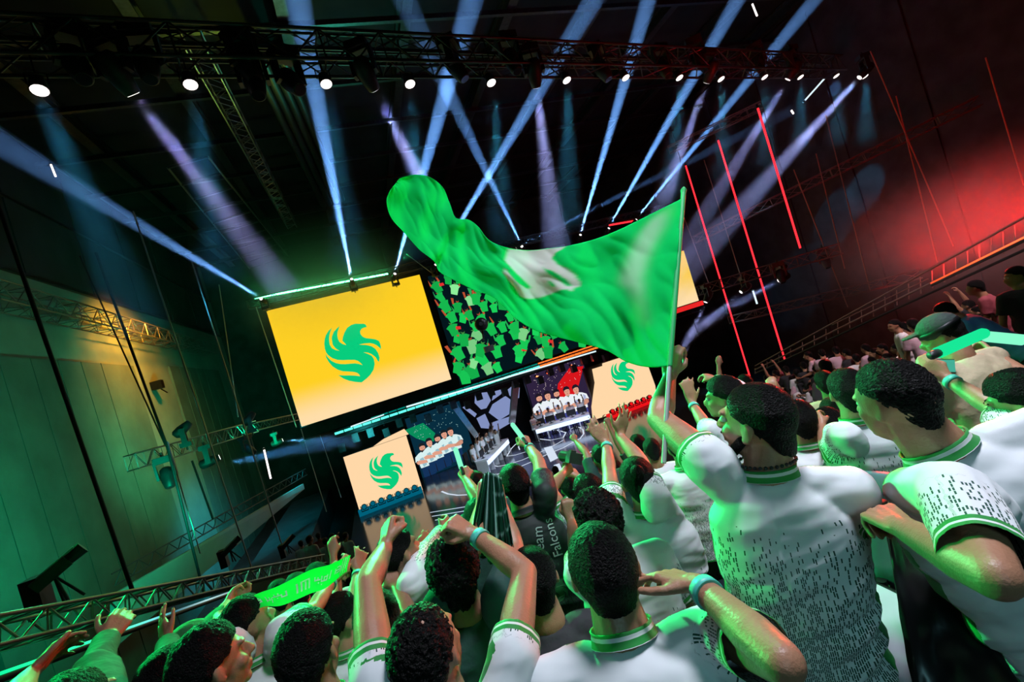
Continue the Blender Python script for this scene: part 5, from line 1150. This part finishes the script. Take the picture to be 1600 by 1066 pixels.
# players on the stage
def players(desk_, gl, txt, kinds):
    a, b, d_, n_ = desk_
    for k in range(5):
        p = a.lerp(b, (k+.5)/5)+n_*.45; p.z = 1.60
        copy_person(kinds[k], p, 180+math.degrees(math.atan2(-d_.y, d_.x)), TEE['white'], 'white shirted player standing behind the %s stage desk, %s' % (txt, ('at its left end', 'second from its left end', 'at its middle', 'second from its right end', 'at its right end')[k]), gl, skl[k % 3])
players(desk_r, 'players at the right desk', 'right', ('cheer', 'stand', 'cheer', 'fold', 'cheer')); players(desk_l, 'players at the left desk', 'left', ('stand', 'cheer', 'stand', 'fold', 'cheer'))
for px, py, kd, txt in ((786, 715, 'cheer', 'white shirted player walking before the left stage desk'), (833, 668, 'cheer', 'white shirted player with raised arms before the right stage desk'), (843, 690, 'fold', 'white shirted person near the white floor logo')):
    f_ = onZ(px, py, 0); f_.z = 1.6; copy_person(kd, f_, 150, TEE['white'], txt, None or 'players on the open stage', SKIN[2])
for T in protos.values():
    for c in list(T.children): bpy.data.objects.remove(c)
    bpy.data.objects.remove(T)

i_ = PP['waver']; mb = MB()
for k_ in range(34):
    t_ = 2*math.pi*k_/34; c_ = i_['N']+i_['up']*(.030+.012*(.5-.5*math.sin(t_)))+i_['rt']*math.cos(t_)*.0775+i_['fw']*(math.sin(t_)*.078+.004); mb.lathe([(-.005, .002), (-.002, .0055), (.002, .0055), (.005, .002)], c_, i_['up'], 6)
mb.build('bead_necklace', M['plastic'], i_['T'], True)
# ------------------------------------------------------------------ flag
def catmull(a, n):
    out = []; a = [a[0]]+list(a)+[a[-1]]
    for i in range(1, len(a)-2):
        for k in range(n):
            t = k/n; p0, p1, p2, p3 = a[i-1:i+3]
            out.append(.5*((2*p1)+(-p0+p2)*t+(2*p0-5*p1+4*p2-p3)*t*t+(-p0+3*p1-3*p2+p3)*t**3))
    out.append(a[-2]); return out
fc = [((1066,310),(1044,572),2.02,1.66),((1026,330),(1014,574),2.06,1.72),((990,348),(980,566),2.10,1.80),((958,363),(948,548),2.14,1.88),((925,375),(914,538),2.18,1.95),((888,384),(872,527),2.22,2.02),((859,388),(838,517),2.25,2.08),
      ((826,391),(805,497),2.28,2.14),((793,387),(772,466),2.30,2.18),((764,375),(738,452),2.34,2.24),((746,353),(706,436),2.40,2.30),((731,343),(686,424),2.48,2.36),((712,340),(678,408),2.56,2.42),((702,316),(655,390),2.62,2.48),
      ((692,293),(632,364),2.66,2.54),((672,277),(611,340),2.70,2.60),((648,273),(604,314),2.72,2.66),((624,279),(609,298),2.72,2.70)]
NV, SUB = 34, 12
T_ = catmull([np.array(P(*c[0], c[2])) for c in fc], SUB); B_ = catmull([np.array(P(*c[1], c[3])) for c in fc], SUB)
NUf = len(T_); fv = []; patch = []; band = []
EMBF = [(793,389),(826,392),(885,385),(880,388),(868,395),(862,404),(872,414),(886,420),(897,428),(905,440),(906,448),(897,449),(895,457),(887,452),(876,453),(860,460),(840,466),(822,467),(812,463),(806,452),(796,440),(788,428),(790,410)]
SLIT = [[(785,408),(793,412),(806,426),(830,449),(824,452),(806,440),(792,424)], [(848,418),(866,425),(885,437),(895,448),(885,447),(870,436),(856,428)], [(855,438),(862,440),(868,448),(862,448)]]
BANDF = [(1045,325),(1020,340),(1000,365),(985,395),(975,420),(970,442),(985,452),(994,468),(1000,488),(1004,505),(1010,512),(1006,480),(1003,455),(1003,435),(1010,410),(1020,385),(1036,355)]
def inside(p, poly_):
    x, y = p; c = False; n = len(poly_)
    for i in range(n):
        x1, y1 = poly_[i]; x2, y2 = poly_[(i+1) % n]
        if (y1 > y) != (y2 > y) and x < (x2-x1)*(y-y1)/(y2-y1)+x1: c = not c
    return c
NVf = NV*4
for i in range(NUf):
    t, b_ = Vector(T_[i]), Vector(B_[i]); f = i/(NUf-1)
    for j in range(NVf+1):
        g = j/NVf; p = t.lerp(b_, g); dep = np.array(p)-EYE; dist = float(dep @ CF); dirv = Vector(dep/np.linalg.norm(dep))
        wv = .030*math.sin(f*34+g*3.2)*min(1, f*6)+.022*math.sin(f*15-g*7+1)*math.sin(g*math.pi)+.014*math.sin(f*60+g*9)*math.sin(math.pi*g)*(.3+f)
        wv += .07*math.exp(-((f-.62)/.05)**2)*math.sin(g*math.pi)-.10*math.exp(-((f-.72)/.04)**2)+.05*math.exp(-((f-.86)/.06)**2)*math.sin(g*math.pi)
        wv += .015*noise.noise(Vector((f*9, g*3, 2)))+.011*(1-2.4*abs(noise.noise(Vector((f*16+g*5, g*3-f*4, 7)))))+.004*math.sin(f*95+g*16)*(1-f)*math.sin(math.pi*g)
        q = p+dirv*wv*.8; fv.append(q)
        px = pxof(q)[:2]
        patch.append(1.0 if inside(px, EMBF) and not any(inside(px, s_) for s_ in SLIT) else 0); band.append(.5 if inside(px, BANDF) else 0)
W_ = NVf+1
patch = np.array(patch).reshape(NUf, W_)
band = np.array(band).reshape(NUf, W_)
def soften(a, n):
    for _ in range(n):
        a[:, 1:-1] = (a[:, :-2]+2*a[:, 1:-1]+a[:, 2:])/4; a[1:-1] = (a[:-2]+2*a[1:-1]+a[2:])/4
    return a
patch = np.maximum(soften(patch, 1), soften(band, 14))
ff = [(i*W_+j, (i+1)*W_+j, (i+1)*W_+j+1, i*W_+j+1) for i in range(NUf-1) for j in range(W_-1)]
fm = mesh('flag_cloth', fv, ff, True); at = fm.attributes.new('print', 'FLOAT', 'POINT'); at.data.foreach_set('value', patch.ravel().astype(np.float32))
def cloth_mat(name, c, c2=None, tr=.45):
    m = bpy.data.materials.new(name); m.use_nodes = True; nt = m.node_tree; nt.nodes.clear()
    d_ = nt.nodes.new('ShaderNodeBsdfDiffuse'); t_ = nt.nodes.new('ShaderNodeBsdfTranslucent'); mx = nt.nodes.new('ShaderNodeMixShader'); mx.inputs[0].default_value = tr
    n_ = nt.nodes.new('ShaderNodeTexNoise'); n_.inputs['Scale'].default_value = 5
    col = nt.nodes.new('ShaderNodeMixRGB'); col.inputs[1].default_value = (*c, 1); col.inputs[2].default_value = (*(c2 or c), 1)
    a = nt.nodes.new('ShaderNodeAttribute'); a.attribute_name = 'print'; nt.links.new(a.outputs['Fac'], col.inputs[0])
    nt.links.new(col.outputs[0], d_.inputs[0]); nt.links.new(col.outputs[0], t_.inputs[0]); nt.links.new(d_.outputs[0], mx.inputs[1]); nt.links.new(t_.outputs[0], mx.inputs[2])
    o = nt.nodes.new('ShaderNodeOutputMaterial'); nt.links.new(mx.outputs[0], o.inputs[0]); return m
flag = empty('flag', P(1048, 565, 1.66), 'large waving green flag with a white bird emblem on a green pole', 'flag')
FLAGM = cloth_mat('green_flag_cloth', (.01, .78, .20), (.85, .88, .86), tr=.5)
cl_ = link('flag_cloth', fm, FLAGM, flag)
md = cl_.modifiers.new('thick', 'SOLIDIFY'); md.thickness = .0015
p0, p1 = P(1068, 300, 2.05), P(1046, 600, 1.62); p2 = p1+(p1-p0)*.30
POLE = mat('green_pole_sleeve', (.01, .45, .12), .6, vary=.1)
rod('pole_sleeve', p0, P(1046, 572, 1.66), .011, POLE, flag, 10); rod('pole', P(1046, 572, 1.66), p2, .008, M['steel'], flag, 10)
mb = MB(); mb.lathe([(-.01, .011), (.01, .014), (.03, .004)], p0, (p0-p1), 10); mb.build('finial', POLE, flag)

# ------------------------------------------------------------------ scarf
s0, s1, s2, s3 = P(374, 937, 2.02), P(541, 872, 2.25), P(535, 905, 2.24), P(376, 962, 2.0)
scf = empty('scarf', s0, 'bright green supporter scarf with white lettering and striped ends', 'scarf'); NX, NY = 60, 12
top_ = catmull([np.array(P(*a)) for a in ((368,934,2.03),(392,932,2.03),(430,916,2.07),(480,894,2.14),(520,880,2.2),(546,870,2.24))], 12)
bot_ = catmull([np.array(P(*a)) for a in ((382,964,2.0),(402,954,2.0),(436,946,2.04),(482,930,2.12),(514,914,2.19),(541,894,2.24))], 12)
def scarf_pt(u, v, off=0):
    i = u*(len(top_)-1); k = min(int(i), len(top_)-2); f = i-k
    a = Vector(top_[k]).lerp(Vector(top_[k+1]), f); b_ = Vector(bot_[k]).lerp(Vector(bot_[k+1]), f); p = a.lerp(b_, v)
    n_ = Vector((-CF[0], -CF[1], 0)); return p+n_*(.012*math.sin(u*18)+.008*math.sin(v*4+u*5)+off)
def strip_mesh(u0, u1, v0, v1, off, nx, ny):
    return [scarf_pt(u0+(u1-u0)*i/nx, v0+(v1-v0)*j/ny, off) for i in range(nx+1) for j in range(ny+1)], [(i*(ny+1)+j, (i+1)*(ny+1)+j, (i+1)*(ny+1)+j+1, i*(ny+1)+j+1) for i in range(nx) for j in range(ny)]
SG = cloth_mat('scarf_green', (.02, .80, .10), tr=.3); SW = cloth_mat('scarf_white', (.85, .95, .88), tr=.2)
v, f = strip_mesh(0, 1, 0, 1, 0, NX, NY); link('scarf_cloth', mesh('scarf', v, f, True), SG, scf)
def scarf_rect(u0, v0, u1, v1): v, f = strip_mesh(u0, u1, v0, v1, .003, 3, 3); return v, f
mb = MB()
for u in (.06, .085, .11, .90, .925, .95): mb.add(*scarf_rect(u, .02, u+.010, .98))
mb.build('stripe', SW, scf)
# lettering: blocky strokes following the two words and the monogram between them
GL = {'word_one': [(.30,.35,.31,.75),(.30,.62,.34,.68),(.33,.45,.34,.68),(.35,.52,.36,.80),(.36,.48,.43,.54),(.38,.36,.39,.54),(.41,.36,.42,.54),(.43,.48,.44,.66),(.44,.60,.47,.66),(.46,.40,.47,.66),(.40,.60,.41,.64)],
      'monogram': [(.52,.34,.53,.76),(.545,.34,.555,.76),(.57,.42,.58,.76),(.555,.34,.60,.40),(.595,.34,.605,.76)],
      'word_two': [(.64,.52,.70,.58),(.64,.40,.65,.58),(.67,.44,.68,.58),(.68,.64,.69,.70),(.71,.42,.72,.66),(.71,.60,.77,.66),(.74,.46,.75,.66),(.75,.46,.78,.50),(.77,.42,.78,.66),(.80,.30,.81,.66),(.72,.72,.73,.78)],
      'left_emblem': [(.20,.36,.21,.62),(.21,.44,.25,.52),(.22,.30,.25,.38),(.25,.36,.26,.66),(.22,.58,.25,.66)], 'right_emblem': [(.845,.36,.855,.60),(.855,.44,.885,.50),(.86,.30,.885,.36),(.885,.34,.895,.62),(.86,.56,.885,.62)]}
for nm, rs in GL.items():
    mb = MB()
    for r_ in rs: mb.add(*scarf_rect(*r_))
    mb.build('lettering', SW, scf)['label'] = 'white %s' % nm.replace('_', ' ')

# ------------------------------------------------------------------ dark striped cloth held up by the man in the green tee
ctop = [np.array(P(x, y, 1.88+.02*math.sin(i*2))) for i, (x, y) in enumerate(((756,742),(762,738),(769,740),(776,742),(783,748)))]
cbot = [np.array(P(x, y, 1.80+.03*math.sin(i*2.2))) for i, (x, y) in enumerate(((735,838),(752,862),(772,880),(790,872),(803,850)))]
ct, cb_ = catmull(ctop, 12), catmull(cbot, 12); v = []; f = []; tints = []
r = random.Random(3); W2 = 30
for i in range(len(ct)):
    for j in range(W2+1):
        g = j/W2; p = Vector(ct[i]).lerp(Vector(cb_[i]), g); n_ = Vector((-CF[0], -CF[1], 0)); v.append(p+n_*(.022*math.sin(i*.9+g*2)*(.3+g)+.01*math.sin(i*2.1)))
f = [(i*(W2+1)+j, (i+1)*(W2+1)+j, (i+1)*(W2+1)+j+1, i*(W2+1)+j+1) for i in range(len(ct)-1) for j in range(W2)]
cm_ = mesh('cloth', v, f, True); cmat = cloth_mat('dark_striped_cloth', (.012, .06, .035), (.35, .62, .55), tr=.25)
at = cm_.attributes.new('print', 'FLOAT', 'POINT'); at.data.foreach_set('value', np.array([1.0 if (i % 12) in (3, 4) and 2 < i < 46 else (.5 if (j % 7 == 0 and i > 24) else 0.0) for i in range(len(ct)) for j in range(W2+1)], dtype=np.float32))
o = link('held_cloth', cm_, cmat); props(o, 'dark green cloth with pale stripes held up over the curly haired man', 'cloth'); o.modifiers.new('t', 'SOLIDIFY').thickness = .003

# ------------------------------------------------------------------ light sticks
STK = emis('green_stick_light', (.01, .85, .33), .95); STW = emis('pale_stick_light', (.25, 1.0, .62), 1.0)
def stick(a, b, r, label, m=STK, grip=.25):
    a, b = Vector(a), Vector(b); t = empty('light_stick', a, label, 'light stick')
    rod('grip', a, a.lerp(b, grip), r*.75, M['plastic'], t, 10); rod('glow_tube', a.lerp(b, grip), b, r, m, t, 12)
    mb = MB(); mb.lathe([(0, r), (r*.6, r*.8), (r, r*.2)], b, b-a, 12); mb.build('tip', m, t)
stick(P(823, 693, 2.55), P(801, 664, 2.75), .014, 'pale glowing stick held up by the man in the lettered black jersey', STW)
stick(P(724, 741, 2.45), P(712, 703, 2.6), .014, 'green glowing stick left of the dark striped cloth', STW)
stick(P(1455, 556, 2.0), P(1536, 521, 2.15), .025, 'thick bright green glowing stick over the man in beige', STK, .12)
stick(P(1604, 532, 2.3), P(1542, 526, 2.35), .028, 'thick pale green glowing stick at the right edge', STW, .1)
# black camera held up
c = P(897, 716, 2.95); t = empty('camera', c, 'black camera held up above the crowd by two hands', 'camera'); Rz = Matrix.Rotation(.5, 3, 'Y')
mb = MB(); mb.box(c, (.045, .03, .035), Rz); mb.box(c+Vector((0, 0, .04)), (.018, .02, .012), Rz); mb.build('camera_body', M['plastic'], t); mb = MB(); mb.lathe([(0, .034), (.09, .037), (.1, .03)], c+Vector((-.0, .03, 0)), (-.4, 1, .1), 12); mb.build('lens', M['plastic'], t)
c = P(1476, 572, 2.55); t = empty('phone', c, 'black phone held low by the man in the beige tee', 'phone'); mb = MB(); mb.box(c, (.075, .006, .038), Matrix.Rotation(.3, 3, 'Y')); mb.build('case', M['plastic'], t); mb = MB(); mb.box(c+Vector((0, -.008, 0)), (.07, .002, .034), Matrix.Rotation(.3, 3, 'Y')); mb.build('display', emis('phone_glow', (.1, .7, .5), .6), t)
# lettering on the back of the black jersey
inf = PP['team']; bvh = BVHTree.FromObject(inf['shirt'], bpy.context.evaluated_depsgraph_get()); TXT = mat('pale_lettering', (.42, .55, .50), .6)
def onback(px, py):
    o_ = Vector(EYE); d_ = Vector(ray(px, py)).normalized(); h = bvh.ray_cast(o_, d_); return (h[0]-d_*.004) if h[0] is not None else None
def letters(txt, c0, ux, uy, size, name):
    cu = bpy.data.curves.new('txt', 'FONT'); cu.body = txt; cu.size = 1; cu.resolution_u = 3; ob = bpy.data.objects.new('txt', cu); COL.objects.link(ob); me = bpy.data.meshes.new_from_object(ob.evaluated_get(bpy.context.evaluated_depsgraph_get())); bpy.data.objects.remove(ob)
    bm = bmesh.new(); bm.from_mesh(me); bmesh.ops.triangulate(bm, faces=bm.faces); bmesh.ops.subdivide_edges(bm, edges=[e for e in bm.edges if e.calc_length() > .12], cuts=2); ok = []
    for v_ in bm.verts:
        x, y = c0[0]+ux[0]*v_.co.x*size+uy[0]*v_.co.y*size, c0[1]+ux[1]*v_.co.x*size+uy[1]*v_.co.y*size; q = onback(x, y)
        if q is None: q = P(x, y, 2.5); ok.append(v_)
        v_.co = q
    bmesh.ops.delete(bm, geom=ok, context='VERTS'); bm.to_mesh(me); bm.free(); me.materials.clear(); o = link(name, me, TXT, inf['T']); o['label'] = 'white lettering on the black jersey'
letters('Team', (852, 874), (-.10, -1), (-1, .10), 23, 'lettering'); letters('Falcons', (880, 868), (-.30, -.95), (-.95, .30), 21, 'lettering')
mb = MB(); q = []
for x, z in EMB_N: h = onback(871+x*46, 921-z*44); q.append(h)
if all(h is not None for h in q):
    ngon(mb, q); o = mb.build('emblem', mat('green_print', (.02, .16, .05), .6), inf['T']); o['label'] = 'green bird emblem on the black jersey'
# ------------------------------------------------------------------ seats
SEAT = mat('blue_grey_seat_shell', (.10, .13, .20), .45, vary=.12, scale=5); SEATL = mat('pale_seat_pan', (.42, .44, .50), .4, vary=.08, scale=5)
def folding_seat(loc, label, group=None, up=True, pan=SEAT, yaw=0):
    t = empty('folding_seat', loc, label, 'seat', group); t.rotation_euler = (0, 0, yaw); L_ = Vector(loc); R3 = Matrix.Rotation(yaw, 3, 'Z'); tf = lambda x, y, z: L_+R3 @ Vector((x, y, z))
    v = []; f = []; nx, nz = 8, 6
    for k in range(2):
        for i in range(nx+1):
            for j in range(nz+1):
                x = -.21+.42*i/nx; z = .42+.40*j/nz; v.append(tf(x*(1-.12*(j/nz)**3), -.22-.06*(j/nz)+.05*(1-(2*i/nx-1)**2)*-1+k*.03, z))
    m_ = (nx+1)*(nz+1)
    for i in range(nx):
        for j in range(nz): a = i*(nz+1)+j; f += [(a, a+1, a+nz+2, a+nz+1), (m_+a, m_+a+nz+1, m_+a+nz+2, m_+a+1)]
    for i in range(nx): f += [(i*(nz+1), (i+1)*(nz+1), m_+(i+1)*(nz+1), m_+i*(nz+1)), (i*(nz+1)+nz, m_+i*(nz+1)+nz, m_+(i+1)*(nz+1)+nz, (i+1)*(nz+1)+nz)]
    for j in range(nz): f += [(j, m_+j, m_+j+1, j+1), (nx*(nz+1)+j, nx*(nz+1)+j+1, m_+nx*(nz+1)+j+1, m_+nx*(nz+1)+j)]
    link('backrest', mesh('backrest', v, f, True), SEAT, t)
    mb = MB()
    if up: mb.add([tf(x*s_, y, z) for y in (-.13, -.09) for (x, z, s_) in ((-.2, .46, 1), (.2, .46, 1), (.19, .74, 1), (.12, .80, 1), (-.12, .80, 1), (-.19, .74, 1))], [(0, 1, 2, 3, 4, 5), (11, 10, 9, 8, 7, 6)]+[(i, 6+i, 6+(i+1) % 6, (i+1) % 6) for i in range(6)])
    else: mb.add([tf(x, y, z) for z in (.41, .45) for (x, y) in ((-.2, -.16), (.2, -.16), (.2, .12), (.14, .2), (-.14, .2), (-.2, .12))], [(5, 4, 3, 2, 1, 0), (6, 7, 8, 9, 10, 11)]+[(i, (i+1) % 6, 6+(i+1) % 6, 6+i) for i in range(6)])
    mb.build('seat_pan', pan, t)
    mb = MB(); mb.tube(tf(-.16, -.2, 0), tf(-.16, -.2, .44), .018); mb.tube(tf(.16, -.2, 0), tf(.16, -.2, .44), .018); mb.tube(tf(-.2, -.18, .42), tf(.2, -.18, .42), .018); mb.build('frame', M['black'], t)
    return t
seatpos = []
for row in range(0, 7):
    y = .05+.85*row+.42
    for k in range(22):
        x = -2.6+.52*k; seatpos.append((x, y, row))
n_s = 0; t0s = None
for (x, y, row) in seatpos:
    z = stand_z(y); top_p = Vector((x, y-.2, z+.7)); px, py, dd = pxof(top_p)
    if dd < .9 or px < -20 or px > 1640 or py > 1120 or py < 400: continue
    if dd < 2.0: continue
    if t0s is None:
        t0s = folding_seat((0, -40, 0), 'dark blue folding seat under the standing crowd', 'folding seats of the stand')
    r_ = t0s.copy(); COL.objects.link(r_); r_.location = (x, y, z)
    for ch in t0s.children:
        c = ch.copy(); COL.objects.link(c); c.parent = r_; c.matrix_parent_inverse = Matrix.Translation((0, 40, 0))
    n_s += 1
for c in list(t0s.children): bpy.data.objects.remove(c)
bpy.data.objects.remove(t0s)
# only the seats that something of the picture can show stay in the scene
bpy.context.view_layer.update(); dgx = bpy.context.evaluated_depsgraph_get(); left = []
for o in [o for o in bpy.data.objects if o.name.startswith('folding_seat')]:
    seen = False
    for dx in (-.15, 0, .15):
        for dz in (.35, .5, .65, .78):
            tgt = o.location+Vector((dx, -.25, dz)); dr = (tgt-Vector(EYE)); L0 = dr.length; q = pxof(tgt)
            if not (0 < q[0] < 1600 and 0 < q[1] < 1066): continue
            hit = sc.ray_cast(dgx, Vector(EYE), dr.normalized(), distance=L0+.6)
            if hit[0] and hit[4].parent == o: seen = True
    if not seen:
        for c in list(o.children): bpy.data.objects.remove(c)
        bpy.data.objects.remove(o)
    else: left.append(o)
left.sort(key=lambda o: pxof(o.location)[0]); ON = ['first', 'second', 'third', 'fourth', 'fifth', 'sixth', 'seventh', 'eighth', 'ninth', 'tenth', 'eleventh', 'twelfth', 'thirteenth', 'fourteenth', 'fifteenth', 'sixteenth', 'seventeenth', 'eighteenth', 'nineteenth', 'twentieth']
for i, o in enumerate(left): o['label'] = 'dark blue folding seat glimpsed between standing fans, %s from the left' % (ON[i] if i < 20 else 'far right one')
print('seats', len(left))
pp = P(1378, 985, 1.45); folding_seat((pp.x, pp.y, pp.z-.43), 'pale grey folded-down seat right of the flag waver near the bottom', None, False, SEATL, 1.45)
# green bottle and a small green glow on the seat behind
c = P(1364, 886, 1.9); t = empty('bottle', c, 'small faintly glowing green plastic bottle standing between the seats', 'bottle'); GB = mat('glowing_bottle_plastic', (.02, .6, .12), .15, emit=(.02, .8, .15), strength=.25)  # the green light on the bottle is emission put into its plastic
mb = MB(); mb.lathe([(-.09, .028), (-.085, .032), (.03, .032), (.06, .014), (.075, .013)], c, (-.1, 0, 1), 14); mb.build('bottle_body', GB, t, True); mb = MB(); mb.lathe([(.076, .015), (.095, .015)], c, (-.1, 0, 1), 12); mb.build('bottle_cap', GB, t)
stick(P(1314, 888, 1.95), P(1336, 898, 1.9), .012, 'short green glowing stick lying left of the green bottle', STK, .1)
# black barrier the leaning man grips
t = empty('black_barrier', P(1400, 800, 1.3), 'black plastic covered barrier gripped by the leaning man', 'barrier')
v = []; f = []; nx, ny = 14, 22
for i in range(nx+1):
    for j in range(ny+1):
        g, h = i/nx, j/ny; a = Vector(P(1385+ (1500-1385)*g, 812+70*g, 1.42-.12*g)).lerp(Vector(P(1425+(1600-1425)*g, 1090, 1.22-.14*g)), h); v.append(a+Vector((-CF[0], -CF[1], .2))*(.025*noise.noise(Vector((g*4, h*2.5, 1)))+.012*noise.noise(Vector((g*9, h*5, 4)))))
f = [(i*(ny+1)+j, i*(ny+1)+j+1, (i+1)*(ny+1)+j+1, (i+1)*(ny+1)+j) for i in range(nx) for j in range(ny)]
o = link('plastic_sheet', mesh('sheet', v, f, True), mat('black_plastic_sheet', (.004, .0045, .005), .3, spec=.35, bump=.25, bscale=5), t); o.modifiers.new('t', 'SOLIDIFY').thickness = .006
rod('top_rail', P(1378, 808, 1.43), P(1505, 884, 1.29), .016, M['black'], t, 10); rod('handle_post', P(1385, 812, 1.42), P(1378, 786, 1.40), .018, M['black'], t, 10)
rod('post', P(1440, 1066, 1.3), P(1390, 815, 1.43), .016, M['black'], t, 8)
